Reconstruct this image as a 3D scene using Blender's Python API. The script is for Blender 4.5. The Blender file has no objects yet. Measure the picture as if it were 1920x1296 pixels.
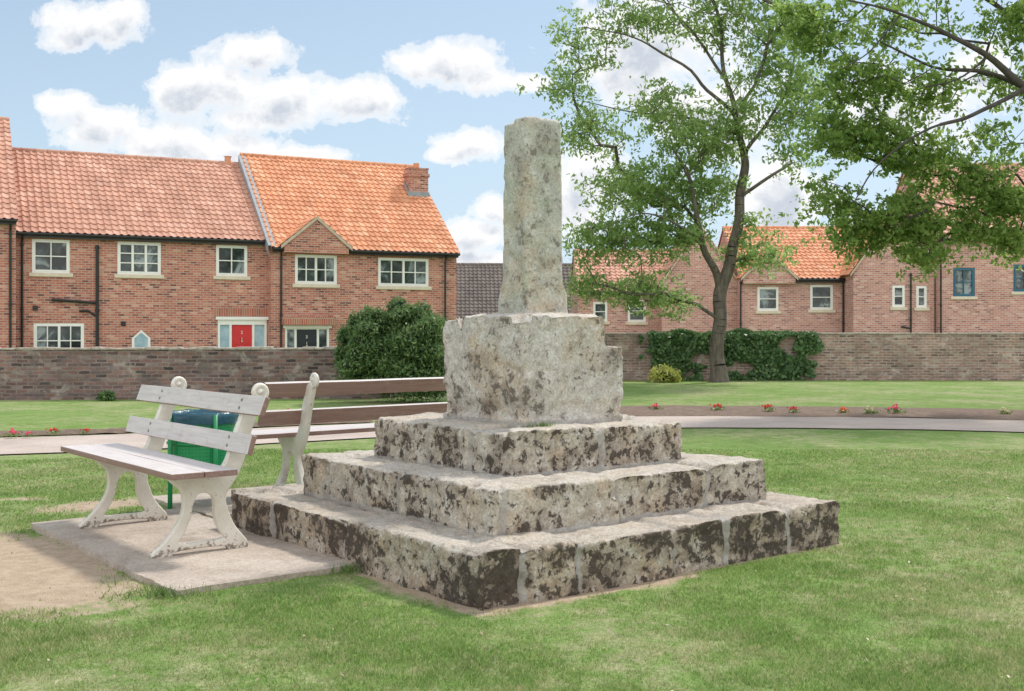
import bpy, bmesh, math, random
import numpy as np
from mathutils import Vector, Matrix, noise
random.seed(7); rng = np.random.default_rng(7)
SC = bpy.context.scene; COL = SC.collection
F=2143.; H=1.55; HY=620.; CX=960.
def P(px,py,Y): return Vector(((px-CX)/F*Y, Y, H+(HY-py)/F*Y))

# ------------------------------------------------------------------ objects
def tag(o,label=None,cat=None,group=None,kind=None):
    if label: o['label']=label
    if cat: o['category']=cat
    if group: o['group']=group
    if kind: o['kind']=kind
    return o
def thing(name,label,cat,loc=(0,0,0),rz=0,group=None):
    o=bpy.data.objects.new(name,None); COL.objects.link(o); o.location=loc; o.rotation_euler=(0,0,rz)
    o.empty_display_size=.2
    return tag(o,label,cat,group)
def link(name,me,mats,parent=None):
    o=bpy.data.objects.new(name,me); COL.objects.link(o)
    for m in (mats if isinstance(mats,(list,tuple)) else [mats]): me.materials.append(m)
    if parent: o.parent=parent
    return o
def copy_tree(o,parent=None):
    c=o.copy(); COL.objects.link(c); c.parent=parent
    for ch in [x for x in bpy.data.objects if x.parent==o]: copy_tree(ch,c)
    return c
class MB:
    def __init__(s): s.v=[]; s.f=[]; s.m=[]; s.uv=[]; s.M=None
    def add(s,pts):
        i=len(s.v)
        for p in pts:
            p=Vector(p)
            if s.M is not None: p=s.M@p
            s.v.append(tuple(p))
        return i
    def face(s,pts,mi=0,uv=None):
        i=s.add(pts); s.f.append(list(range(i,i+len(pts)))); s.m.append(mi); s.uv.append(uv)
    def box(s,x0,x1,y0,y1,z0,z1,mi=0):
        i=s.add([(x0,y0,z0),(x1,y0,z0),(x1,y1,z0),(x0,y1,z0),(x0,y0,z1),(x1,y0,z1),(x1,y1,z1),(x0,y1,z1)])
        for q in ((3,2,1,0),(4,5,6,7),(0,1,5,4),(1,2,6,5),(2,3,7,6),(3,0,4,7)):
            s.f.append([i+k for k in q]); s.m.append(mi); s.uv.append(None)
    def tube(s,pts,r,n=8,mi=0,caps=True):
        pts=[Vector(p) for p in pts]; R=r if isinstance(r,(list,tuple)) else [r]*len(pts)
        rings=[]; up=None
        for k,p in enumerate(pts):
            d=(pts[min(k+1,len(pts)-1)]-pts[max(k-1,0)]).normalized()
            if up is None: up=d.orthogonal().normalized()
            up=(up-d*up.dot(d)).normalized(); w=d.cross(up)
            rings.append(s.add([p+(up*math.cos(2*math.pi*j/n)+w*math.sin(2*math.pi*j/n))*R[k] for j in range(n)]))
        for k in range(len(pts)-1):
            for j in range(n):
                a,b=rings[k],rings[k+1]; s.f.append([a+j,a+(j+1)%n,b+(j+1)%n,b+j]); s.m.append(mi); s.uv.append(None)
        if caps:
            s.f.append([rings[0]+j for j in range(n)][::-1]); s.m.append(mi); s.uv.append(None)
            s.f.append([rings[-1]+j for j in range(n)]); s.m.append(mi); s.uv.append(None)
    def build(s,name,mats,parent=None,smooth=False,bevel=0):
        me=bpy.data.meshes.new(name); me.from_pydata(s.v,[],s.f); me.update()
        uvl=me.uv_layers.new(name='UVMap').data
        for p,mi,uv in zip(me.polygons,s.m,s.uv):
            p.material_index=mi; p.use_smooth=smooth
            n=p.normal
            for k,li in enumerate(p.loop_indices):
                if uv: uvl[li].uv=uv[k]; continue
                c=me.vertices[me.loops[li].vertex_index].co
                if abs(n.z)>.75: uvl[li].uv=(c.x,c.y)
                elif abs(n.x)>abs(n.y): uvl[li].uv=(c.y,c.z)
                else: uvl[li].uv=(c.x,c.z)
        o=link(name,me,mats,parent)
        if bevel:
            b=o.modifiers.new('bevel','BEVEL'); b.width=bevel; b.segments=2; b.limit_method='ANGLE'; b.angle_limit=.6
        return o
def catmull(pts,n=6,closed=False):
    pts=[Vector(p) for p in pts]; out=[]; N=len(pts)
    for i in range(N if closed else N-1):
        g=(lambda k:pts[k%N]) if closed else (lambda k:pts[max(0,min(N-1,k))])
        a,b,c,d=g(i-1),g(i),g(i+1),g(i+2)
        for k in range(n):
            t=k/n; out.append(.5*((2*b)+(c-a)*t+(2*a-5*b+4*c-d)*t*t+(3*b-a-3*c+d)*t**3))
    if not closed: out.append(pts[-1])
    return out

# ------------------------------------------------------------------ materials
class NB:
    def __init__(s,nt): s.nt=nt
    def n(s,t,ins=None,**p):
        nd=s.nt.nodes.new(t)
        for k,v in p.items(): setattr(nd,k,v)
        for k,v in (ins or {}).items():
            if isinstance(v,bpy.types.NodeSocket): s.nt.links.new(v,nd.inputs[k])
            else: nd.inputs[k].default_value=v
        return nd
    def math(s,op,a,b=0.,c=None,clamp=False):
        i={0:a,1:b}
        if c is not None: i[2]=c
        return s.n('ShaderNodeMath',i,operation=op,use_clamp=clamp).outputs[0]
    def noise(s,vec,scale,detail=4,rough=.55,dist=0):
        i={'Scale':scale,'Detail':detail,'Roughness':rough,'Distortion':dist}
        if vec is not None: i['Vector']=vec
        return s.n('ShaderNodeTexNoise',i).outputs[0]
    def ramp(s,fac,stops,interp='LINEAR'):
        r=s.n('ShaderNodeValToRGB',{0:fac}); cr=r.color_ramp; cr.interpolation=interp
        while len(cr.elements)<len(stops): cr.elements.new(.5)
        for e,(p,c) in zip(cr.elements,stops):
            e.position=p; e.color=(c,c,c,1) if isinstance(c,(int,float)) else (*c,1)
        return r.outputs[0]
    def mix(s,fac,a,b,mode='MIX'):
        cv=lambda c:(*c,1) if isinstance(c,tuple) and len(c)==3 else c
        return s.n('ShaderNodeMix',{0:fac,6:cv(a),7:cv(b)},data_type='RGBA',blend_type=mode).outputs[2]
    def bump(s,h,strength=.5,dist=.02): return s.n('ShaderNodeBump',{'Height':h,'Strength':strength,'Distance':dist}).outputs[0]
    def pos(s): return s.n('ShaderNodeNewGeometry').outputs['Position']
    def obj(s): return s.n('ShaderNodeTexCoord').outputs['Object']
    def uv(s): return s.n('ShaderNodeTexCoord').outputs['UV']
def mat(name):
    m=bpy.data.materials.new(name); m.use_nodes=True; nt=m.node_tree; nt.nodes.clear()
    b=NB(nt); out=b.n('ShaderNodeOutputMaterial'); bs=b.n('ShaderNodeBsdfPrincipled')
    nt.links.new(bs.outputs[0],out.inputs[0]); b.bs=bs; b.out=out
    def put(k,v):
        if isinstance(v,bpy.types.NodeSocket): nt.links.new(v,bs.inputs[k])
        else: bs.inputs[k].default_value=(*v,1) if isinstance(v,tuple) and len(v)==3 else v
    b.put=put
    return m,b
def simple(name,col,rough=.6,var=.25,scale=8,bumps=.15,metal=0,spec=.5):
    m,b=mat(name); v=b.obj(); n=b.noise(v,scale,6,.6)
    d=tuple(c*(1-var) for c in col); l=tuple(min(1,c*(1+var)) for c in col)
    b.put('Base Color',b.ramp(n,[(.3,d),(.7,l)])); b.put('Roughness',rough); b.put('Metallic',metal); b.put('Specular IOR Level',spec)
    if bumps: b.put('Normal',b.bump(b.noise(v,scale*6,4),bumps,.01))
    return m
def stone(name,tone,dark=.5,green=0.,white=.6,bd=.02,darkamt=.9,sc=1.,stain=.7,speck=.5,pits=.6):
    m,b=mat(name); v=b.obj()
    ge=b.n('ShaderNodeNewGeometry'); nz=b.n('ShaderNodeSeparateXYZ',{0:ge.outputs['Normal']}).outputs[2]
    big=b.noise(v,1.7*sc,5,.6); med=b.noise(v,5*sc,9,.70,.4); mid=b.noise(v,17*sc,8,.70,.3); fine=b.noise(v,60,6,.7)
    base=b.ramp(big,[(.3,tuple(c*.84 for c in tone)),(.5,tone),(.72,tuple(min(1,c*1.16) for c in tone))])
    base=b.mix(b.ramp(b.noise(v,3.1,6,.6),[(.47,0.),(.63,.65)]),base,(.50,.375,.25))
    if green: base=b.mix(b.ramp(b.noise(v,4.3,6,.65),[(.42,0.),(.62,green)]),base,(.36,.40,.32))
    wl=b.ramp(b.noise(v,13,9,.74,.2),[(.52,0.),(.59,white)])
    base=b.mix(wl,base,(.67,.65,.61))
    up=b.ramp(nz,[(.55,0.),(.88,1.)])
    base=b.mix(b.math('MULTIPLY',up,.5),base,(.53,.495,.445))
    base=b.mix(speck,base,b.ramp(fine,[(.30,.10),(.5,.5),(.70,.86)]),'OVERLAY')
    dv=b.math('ADD',b.math('MULTIPLY',med,.62),b.math('MULTIPLY',b.noise(v,1.7,3,.5),.38))
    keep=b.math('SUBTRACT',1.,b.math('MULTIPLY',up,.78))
    st=b.math('MULTIPLY',b.ramp(dv,[(dark-.05,0.),(dark+.045,1.)]),keep)
    base=b.mix(b.math('MULTIPLY',st,stain),base,b.ramp(mid,[(.35,(.15,.118,.10)),(.5,(.27,.215,.17)),(.62,(.42,.36,.30))]))
    dd=b.math('ADD',b.math('MULTIPLY',dv,.5),b.math('MULTIPLY',mid,.5))
    dk=b.math('MULTIPLY',b.ramp(dd,[(dark+.002,0.),(dark+.028,1.)]),keep)
    base=b.mix(b.math('MULTIPLY',dk,darkamt),base,b.ramp(b.noise(v,30,5,.7),[(.35,(.030,.026,.024)),(.6,(.075,.058,.048))]))
    pit=b.math('MULTIPLY',b.ramp(b.noise(v,32,6,.75,.5),[(.35,pits),(.42,0.)]),keep)
    base=b.mix(pit,base,(.14,.12,.10))
    mo=b.n('ShaderNodeAttribute',attribute_name='mortar').outputs['Fac']
    mo2=b.math('MULTIPLY',b.ramp(b.math('ADD',mo,b.math('MULTIPLY',b.math('SUBTRACT',b.noise(v,8,7,.7),.5),1.3)),[(.44,0.),(.58,1.)]),.85)
    mc=b.ramp(b.noise(v,28,6,.65),[(.3,(.32,.30,.28)),(.6,(.46,.44,.415)),(.75,(.55,.525,.50))])
    base=b.mix(mo2,base,mc)
    b.put('Base Color',base); b.put('Roughness',.93); b.put('Specular IOR Level',.2)
    hh=b.math('ADD',b.math('ADD',b.math('MULTIPLY',med,.8),b.math('MULTIPLY',mid,.6)),b.math('MULTIPLY',fine,.25))
    b.put('Normal',b.bump(hh,1.,bd))
    return m
def brick(name,tones,mortar,bw=.235,rh=.082,ms=.012,weather=.3,msmooth=.1,bl=.0,tint=None):
    m,b=mat(name); uv=b.uv()
    uvd=b.n('ShaderNodeVectorMath',{0:uv,1:b.n('ShaderNodeVectorMath',{0:b.n('ShaderNodeTexNoise',{'Vector':uv,'Scale':6.,'Detail':3.}).outputs[1],1:(bl,bl,0)},operation='MULTIPLY').outputs[0]},operation='ADD').outputs[0]
    br=b.n('ShaderNodeTexBrick',{'Vector':uvd,'Color1':(0,0,0,1),'Color2':(1,1,1,1),'Mortar':(.5,.5,.5,1),'Scale':1.,'Mortar Size':ms,'Mortar Smooth':msmooth,'Bias':0.,'Brick Width':bw,'Row Height':rh})
    c=b.ramp(br.outputs[0],[(i/(len(tones)-1),t) for i,t in enumerate(tones)])
    c=b.mix(.5,c,b.ramp(b.noise(uv,30,5,.7),[(.25,.25),(.75,.75)]),'OVERLAY')
    c=b.mix(br.outputs[1],c,mortar)
    w=b.ramp(b.noise(uv,.55,6,.7),[(.35,(1-weather,)*3),(.65,(1.,1.,1.))])
    c=b.mix(1.,c,w,'MULTIPLY')
    if tint:
        c=b.mix(b.ramp(b.noise(uv,1.7,9,.75,.5),[(.50,0.),(.60,.75)]),c,tint[0])
        c=b.mix(b.ramp(b.noise(uv,2.3,9,.75,.7),[(.55,0.),(.64,.7)]),c,tint[1])
    b.put('Base Color',c); b.put('Roughness',.9); b.put('Specular IOR Level',.2)
    b.put('Normal',b.bump(b.math('ADD',b.math('MULTIPLY',br.outputs[1],-1.),b.math('MULTIPLY',b.noise(uv,40,4),.5)),.6,.012))
    return m,b,c
def foliage(name,c0,c1,c2,trans=.35):
    m,b=mat(name); ge=b.n('ShaderNodeNewGeometry')
    f=b.math('ADD',b.math('MULTIPLY',ge.outputs['Random Per Island'],.6),b.math('MULTIPLY',b.noise(ge.outputs['Position'],.9,3),.4))
    col=b.ramp(f,[(.2,c0),(.5,c1),(.8,c2)])
    b.put('Base Color',col); b.put('Roughness',.45); b.put('Specular IOR Level',.4)
    tr=b.n('ShaderNodeBsdfTranslucent',{0:b.mix(.5,col,tuple(min(1,x*2.2) for x in c2))})
    mx=b.n('ShaderNodeMixShader',{0:trans,1:b.bs.outputs[0],2:tr.outputs[0]})
    b.nt.links.new(mx.outputs[0],b.out.inputs[0])
    return m
def grass_color(b,pos,rnd=None):
    g=b.ramp(b.noise(pos,1.6,6,.65),[(.3,(.15,.245,.065)),(.5,(.195,.30,.085)),(.72,(.25,.345,.12))])
    dry=b.ramp(b.math('ADD',b.math('MULTIPLY',b.noise(pos,.5,4,.6),.4),b.math('MULTIPLY',b.noise(pos,5,9,.78,.4),.6)),[(.47,0.),(.60,.7)])
    if rnd is not None: dry=b.math('ADD',b.math('MULTIPLY',dry,.8),b.ramp(rnd,[(.74,0.),(.82,.55)]),clamp=True)
    return b.mix(dry,g,(.46,.41,.27))

M={}
M['stone']=stone('weathered_stone',(.51,.46,.395),.510)
M['stone_low']=stone('weathered_stone_dark',(.46,.395,.325),.492,white=.5,stain=.85)
M['stone_socket']=stone('socket_stone',(.56,.525,.485),.53,darkamt=.7,white=.75,stain=.6,speck=.5)
M['stone_shaft']=stone('shaft_stone',(.46,.455,.42),.535,.65,white=.45,bd=.010,darkamt=.55,sc=1.5,stain=.4,speck=.4,pits=.35)
M['brick_new']=brick('house_brick',[(.20,.08,.075),(.48,.165,.125),(.64,.24,.165),(.50,.175,.135),(.74,.42,.32)],(.58,.46,.40),weather=.18)[0]
M['brick_soft']=brick('house_brick_soft',[(.34,.16,.145),(.55,.25,.215),(.66,.32,.27),(.57,.265,.225),(.76,.49,.42)],(.66,.55,.51),weather=.15)[0]
M['soldier']=brick('soldier_brick',[(.46,.15,.11),(.58,.22,.15),(.52,.18,.13)],(.55,.44,.36),bw=.085,rh=.5)[0]
M['brick_old']=brick('old_wall_brick',[(.085,.065,.07),(.22,.135,.13),(.32,.18,.155),(.18,.12,.12),(.41,.33,.30)],(.29,.245,.23),bw=.25,rh=.085,ms=.014,weather=.45,bl=.06,tint=((.145,.12,.12),(.36,.33,.30)))[0]
M['brick_old2']=brick('old_wall_brick_pale',[(.17,.12,.11),(.35,.21,.18),(.46,.275,.225),(.34,.215,.185),(.52,.42,.365)],(.46,.40,.36),bw=.25,rh=.085,ms=.016,weather=.4,bl=.06,tint=((.24,.18,.165),(.50,.45,.405)))[0]
M['coping']=simple('coping_mortar',(.40,.36,.32),.95,.35,9,.5)
def pant(name,cols):
    m,b=mat(name); uv=b.uv()
    fl=b.n('ShaderNodeVectorMath',{0:uv},operation='FLOOR').outputs[0]
    wn=b.n('ShaderNodeTexWhiteNoise',{0:fl}).outputs[0]
    c=b.ramp(wn,[(i/(len(cols)-1),t) for i,t in enumerate(cols)])
    c=b.mix(.5,c,b.ramp(b.noise(uv,3,5,.7),[(.3,.25),(.7,.7)]),'OVERLAY')
    c=b.mix(1.,c,b.ramp(b.noise(uv,.25,4),[(.3,(.80,.78,.78)),(.65,(1.,1.,1.))]),'MULTIPLY')
    b.put('Base Color',c); b.put('Roughness',.75); b.put('Specular IOR Level',.25)
    return m
M['tile_a']=pant('pantile_faded',[(.52,.28,.21),(.64,.36,.265),(.58,.315,.235),(.70,.43,.335)])
M['tile_b']=pant('pantile_orange',[(.64,.28,.155),(.76,.37,.21),(.70,.32,.18),(.80,.46,.29)])
M['tile_dark']=pant('dark_roof_tile',[(.13,.115,.11),(.20,.17,.155),(.16,.14,.13)])
M['white']=simple('white_paint',(.87,.87,.86),.4,.03,3,.02)
M['cream']=simple('cream_stone',(.70,.62,.50),.8,.1,5,.1)
M['verge']=simple('verge_mortar',(.55,.46,.37),.85,.15,5,.1)
M['black']=simple('black_plastic',(.018,.018,.02),.4,.2,5,0)
M['lead']=simple('lead_flashing',(.30,.33,.37),.6,.2,5,.1)
M['red']=simple('red_door_paint',(.62,.03,.035),.35,.08,3,0)
M['bluedk']=simple('blue_window_paint',(.02,.13,.21),.4,.1,3,0)
M['darkdoor']=simple('dark_door_paint',(.02,.025,.035),.3,.1,3,0)
M['metal']=simple('brass_metal',(.7,.66,.55),.3,.05,3,0,.8)
m,b=mat('window_glass'); ob=b.pos()
b.put('Base Color',b.ramp(b.noise(ob,1.3,5,.6,.6),[(.40,(.02,.028,.03)),(.53,(.07,.09,.095)),(.62,(.30,.35,.38))])); b.put('Roughness',.06); b.put('Specular IOR Level',.5); M['glass']=m  # noise paints light and dark reflections into the pane colour
m,b=mat('pale_blue_glass'); b.put('Base Color',b.ramp(b.noise(b.pos(),3,4),[(.3,(.25,.40,.50)),(.7,(.46,.60,.68))])); b.put('Roughness',.15); M['glass_blue']=m
m,b=mat('cast_iron_cream'); v=b.obj()
c=b.ramp(b.noise(v,6,6,.65),[(.3,(.58,.54,.47)),(.6,(.72,.69,.63)),(.8,(.78,.76,.72))])
z=b.n('ShaderNodeSeparateXYZ',{0:v}).outputs[2]
rust=b.math('ADD',b.noise(v,24,8,.75),b.ramp(z,[(0.,.13),(.12,0.)]))
c=b.mix(b.ramp(rust,[(.60,0.),(.65,.85)]),c,b.ramp(b.noise(v,60,3),[(.4,(.10,.07,.05)),(.6,(.24,.16,.11))]))
b.put('Base Color',c); b.put('Roughness',.5); b.put('Normal',b.bump(b.noise(v,50,5),.25,.01)); M['iron']=m
def plank(name,c0,c1,c2,chip):
    m,b=mat(name); v=b.obj()
    sv=b.n('ShaderNodeVectorMath',{0:v,1:(1.5,22,22)},operation='MULTIPLY').outputs[0]
    g=b.noise(sv,2,8,.7); c=b.ramp(g,[(.25,c0),(.5,c1),(.75,c2)])
    c=b.mix(b.ramp(b.noise(v,7,9,.8,.6),[(.55,0.),(.65,.55)]),c,chip)
    b.put('Base Color',c); b.put('Roughness',.55); b.put('Normal',b.bump(g,.35,.01)); return m
M['plank_pale']=plank('plank_sky_glare',(.48,.43,.42),(.60,.555,.545),(.70,.665,.655),(.40,.335,.31))  # pale tone paints the sky's reflection onto glossy brown boards
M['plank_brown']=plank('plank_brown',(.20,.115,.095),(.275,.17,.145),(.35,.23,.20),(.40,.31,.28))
M['bolt']=simple('bolt_steel',(.30,.27,.25),.4,.2,5,0,.6)
m,b=mat('green_bin_mesh'); uv=b.uv()
vo=b.n('ShaderNodeTexVoronoi',{'Vector':uv,'Scale':34.,'Randomness':0.}).outputs[0]
b.put('Base Color',b.mix(b.ramp(vo,[(.16,.55),(.22,0.)]),(.012,.30,.105),(.004,.08,.04))); b.put('Roughness',.4); b.put('Normal',b.bump(vo,.4,.01)); M['bin']=m
M['binframe']=simple('green_bin_frame',(.012,.26,.09),.35,.15,6,.05)
m,b=mat('dark_blue_liner'); b.put('Base Color',(.018,.085,.125)); b.put('Roughness',.3); b.put('Normal',b.bump(b.noise(b.obj(),9,4,.5,1.),.5,.03)); M['liner']=m
# ground
m,b=mat('lawn'); p=b.pos()
g=grass_color(b,p)
g=b.mix(.65,g,b.ramp(b.noise(p,45,7,.8),[(.28,.12),(.72,.88)]),'OVERLAY')
g=b.mix(.28,g,b.ramp(b.noise(p,2.6,8,.8),[(.32,.3),(.68,.72)]),'OVERLAY')
dn=b.math('ADD',b.n('ShaderNodeAttribute',attribute_name='dirt').outputs['Fac'],b.math('MULTIPLY',b.math('SUBTRACT',b.noise(p,5,9,.82),.5),1.3))
df=b.ramp(dn,[(.38,0.),(.56,1.)])
dc=b.ramp(b.noise(p,9,8,.75),[(.3,(.38,.285,.205)),(.55,(.52,.41,.305)),(.75,(.61,.505,.395))])
b.put('Base Color',b.mix(df,g,dc)); b.put('Roughness',.95); b.put('Specular IOR Level',.1)
b.put('Normal',b.bump(b.math('ADD',b.noise(p,22,6,.7),b.noise(p,90,3)),.7,.03)); M['lawn']=m
m,b=mat('asphalt_path'); p=b.pos()
c=b.ramp(b.noise(p,1.1,5,.6),[(.3,(.42,.35,.31)),(.7,(.53,.455,.41))]); c=b.mix(.5,c,b.ramp(b.noise(p,70,4,.7),[(.3,.2),(.7,.8)]),'OVERLAY')
b.put('Base Color',c); b.put('Roughness',.95); b.put('Specular IOR Level',.1); M['path']=m
m,b=mat('bed_soil'); p=b.pos()
b.put('Base Color',b.ramp(b.noise(p,7,8,.7),[(.3,(.14,.095,.07)),(.6,(.25,.18,.14)),(.8,(.36,.28,.22))])); b.put('Roughness',1.); b.put('Normal',b.bump(b.noise(p,14,6,.7),1.,.06)); M['soil']=m
m,b=mat('concrete'); p=b.pos()
c=b.ramp(b.noise(p,1.5,8,.7),[(.3,(.31,.25,.20)),(.5,(.43,.365,.31)),(.72,(.53,.47,.41))])
c=b.mix(b.ramp(b.noise(p,3.2,8,.75,.5),[(.53,0.),(.62,.5)]),c,(.27,.22,.18))
c=b.mix(.6,c,b.ramp(b.noise(p,55,5,.75),[(.25,.15),(.75,.85)]),'OVERLAY')
b.put('Base Color',c); b.put('Roughness',.92); b.put('Normal',b.bump(b.noise(p,60,5,.7),.5,.01)); M['concrete']=m
m,b=mat('grass_blade'); ge=b.n('ShaderNodeNewGeometry'); rn=ge.outputs['Random Per Island']
c=grass_color(b,ge.outputs['Position'],rn); c=b.mix(1.,c,b.ramp(rn,[(0.,(.7,.78,.7)),(.7,(1.25,1.3,1.1))]),'MULTIPLY')
b.put('Base Color',c); b.put('Roughness',.5); b.put('Specular IOR Level',.3)
tr=b.n('ShaderNodeBsdfTranslucent',{0:c}); mx=b.n('ShaderNodeMixShader',{0:.4,1:b.bs.outputs[0],2:tr.outputs[0]}); b.nt.links.new(mx.outputs[0],b.out.inputs[0]); M['blade']=m
m,b=mat('bark'); v=b.pos(); sv=b.n('ShaderNodeVectorMath',{0:v,1:(1,1,.25)},operation='MULTIPLY').outputs[0]
n=b.noise(sv,9,8,.7); b.put('Base Color',b.ramp(n,[(.3,(.06,.05,.043)),(.55,(.14,.12,.10)),(.75,(.22,.20,.165))])); b.put('Roughness',.95); b.put('Normal',b.bump(n,.9,.05)); M['bark']=m
M['bark2']=simple('bark_dark',(.065,.058,.052),.95,.35,6,.3)
M['leaf1']=foliage('leaf_ash',(.10,.185,.055),(.17,.275,.085),(.29,.39,.14),.55)
M['leaf2']=foliage('leaf_maple',(.08,.155,.035),(.14,.24,.055),(.26,.36,.10),.55)
M['leafbush']=foliage('leaf_yew',(.05,.11,.04),(.095,.18,.062),(.20,.29,.105),.25)
M['leafivy']=foliage('leaf_ivy',(.045,.105,.045),(.085,.17,.062),(.155,.25,.095),.2)
M['leafyel']=foliage('leaf_yellowgreen',(.14,.20,.04),(.28,.32,.07),(.48,.46,.12),.3)
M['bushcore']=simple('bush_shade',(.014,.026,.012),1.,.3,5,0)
M['litter']=foliage('fallen_leaf',(.22,.14,.08),(.36,.28,.18),(.52,.46,.34),.1)

# ------------------------------------------------------------------ leaves
def leafmesh(name,C,L,W,mat_,parent=None,droop=.3,facing=None,extra=None):
    C=np.asarray(C); n=len(C)
    d=rng.normal(size=(n,3)); d[:,2]-=droop
    d/=np.linalg.norm(d,axis=1)[:,None]
    q=rng.normal(size=(n,3))*(.8)+ (np.array(facing) if facing is not None else np.array((0,0,.9)))
    s=np.cross(d,q); s/=np.linalg.norm(s,axis=1)[:,None]+1e-9
    nn=np.cross(s,d)
    l=L*rng.uniform(.6,1.3,size=(n,1)); w=W*rng.uniform(.7,1.3,size=(n,1))
    V=np.stack([C-d*l/2, C+s*w/2-d*l*.05+nn*w*.12, C+d*l/2, C-s*w/2-d*l*.05+nn*w*.12],axis=1).reshape(-1,3)
    me=bpy.data.meshes.new(name)
    me.vertices.add(4*n); me.vertices.foreach_set('co',V.ravel().astype(np.float32))
    me.loops.add(4*n); me.loops.foreach_set('vertex_index',np.arange(4*n,dtype=np.int32))
    me.polygons.add(n); me.polygons.foreach_set('loop_start',np.arange(0,4*n,4,dtype=np.int32)); me.update(calc_edges=True)
    return link(name,me,mat_,parent)

# ------------------------------------------------------------------ setting: ground
AV=Vector((-.62,.785)).normalized(); BV=Vector((.785,.62)).normalized()
MC=Vector((.11,8.64)); RM=math.atan2(BV.y,BV.x)
def ab(x,y):
    dx,dy=x-MC.x,y-MC.y; return dx*AV.x+dy*AV.y, dx*BV.x+dy*BV.y   # (a,b)
SA0,SA1,SB0,SB1=-.24,2.75,-2.84,-1.60
def dirt(x,y):
    a_,b_=ab(x,y)
    e=math.sqrt(((a_-1.3)/2.0)**2+((b_+3.35)/.85)**2); d=max(0,1.25-e)
    q=max(abs(a_),abs(b_))-1.64                    # rim around the steps
    w=.20+.16*noise.noise(Vector((x*1.3,y*1.3,3)))
    d=max(d,.75-q/max(w,.06)*.6 if b_<0 and a_<1.5 else .55-q/max(w*.5,.05)*.6)
    e=math.sqrt(((a_-3.6)/.7)**2+((b_+2.0)/1.3)**2); d=max(d,.9-e)
    e=math.sqrt(((x+4.6)/1.6)**2+((y-10.6)/.5)**2); d=max(d,.62-e)
    d=max(d,.35*max(0,noise.noise(Vector((x*.55+3,y*.8,9))))*1.5 if x>.3 else 0)
    return max(0,min(1,d))
xs=sorted(set([-900,-400,-200,-100,-60,-40,-30,-24,-20,-16,-13,-11,-9,-8,-7,-6]+[round(-5.5+.09*i,3) for i in range(106)]+[4.5,5,6,7,8,9,11,13,16,20,24,30,40,60,100,200,400,900]))
ys=sorted(set([-200,-60,-20,-6,0,2,3,4]+[round(4.4+.09*i,3) for i in range(86)]+[13,14,16,18,20,23,26,30,35,40,50,60,80,120,200,400,900]))
V=[];A=[]
for y in ys:
    for x in xs:
        near=-5.5<x<4.5 and 4.4<y<12.1
        z=(.012*noise.noise(Vector((x*.9,y*.9,0)))+.006*noise.noise(Vector((x*4,y*4,0)))-.012) if near else -.012
        V.append((x,y,z)); A.append(dirt(x,y) if near else 0)
nx=len(xs); Fc=[[j*nx+i,j*nx+i+1,(j+1)*nx+i+1,(j+1)*nx+i] for j in range(len(ys)-1) for i in range(nx-1)]
me=bpy.data.meshes.new('ground'); me.from_pydata(V,[],Fc); me.update()
at=me.attributes.new('dirt','FLOAT','POINT'); at.data.foreach_set('value',A)
for p_ in me.polygons: p_.use_smooth=True
tag(link('ground',me,M['lawn']),'mown green lawn with dry and worn patches around the steps','ground',kind='structure')

pathc=catmull([Vector(p) for p in [(-30,6),(-16,12.3),(-6.9,15.3),(-4.6,16.3),(-2,17.8),(1.5,19.2),(5,19.25),(8.5,18.4),(14,16),(26,8)]],10)
def strip(o0,o1,z,jit=0,sel=None,nw=1):
    Vv=[];Ff=[]; idx=[i for i in range(len(pathc)) if sel is None or sel(pathc[i])]
    for i in idx:
        t=(pathc[min(i+1,len(pathc)-1)]-pathc[max(i-1,0)]).normalized(); nrm=Vector((-t.y,t.x))
        for k in range(nw+1):
            o=o0+(o1-o0)*k/nw+(jit*noise.noise(Vector((i*1.7,k*5,z*9))))
            zz=z if nw==1 else z+(.05*math.sin(math.pi*k/nw)+.02*noise.noise(Vector((i*2.1,k*2.3,0))))
            q=pathc[i]+nrm*o; Vv.append((q.x,q.y,zz))
    for a_ in range(len(idx)-1):
        for k in range(nw):
            r=a_*(nw+1)+k; Ff.append([r,r+nw+1,r+nw+2,r+1])
    me=bpy.data.meshes.new('s'); me.from_pydata(Vv,[],Ff); me.update(); 
    if me.polygons[0].normal.z<0: me.flip_normals()
    return me
tag(link('path',strip(-1.15,1.25,.006,.06),M['path']),'curved pale tarmac path behind the stone cross','path',kind='structure')
tag(link('flower_bed',strip(1.35,4.2,.004,.12,lambda p:p.x>-.5,6),M['soil']),'bare brown soil bed along the far edge of the path, right side','flower bed',kind='structure')
tag(link('flower_bed',strip(1.5,2.1,.004,.12,lambda p:-17<p.x<-1.5,4),M['soil']),'narrow soil bed along the far edge of the path, left side','flower bed',kind='structure')
def abpt(a_,b_,z=0): q=MC+AV*a_+BV*b_; return (q.x,q.y,z)
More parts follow.
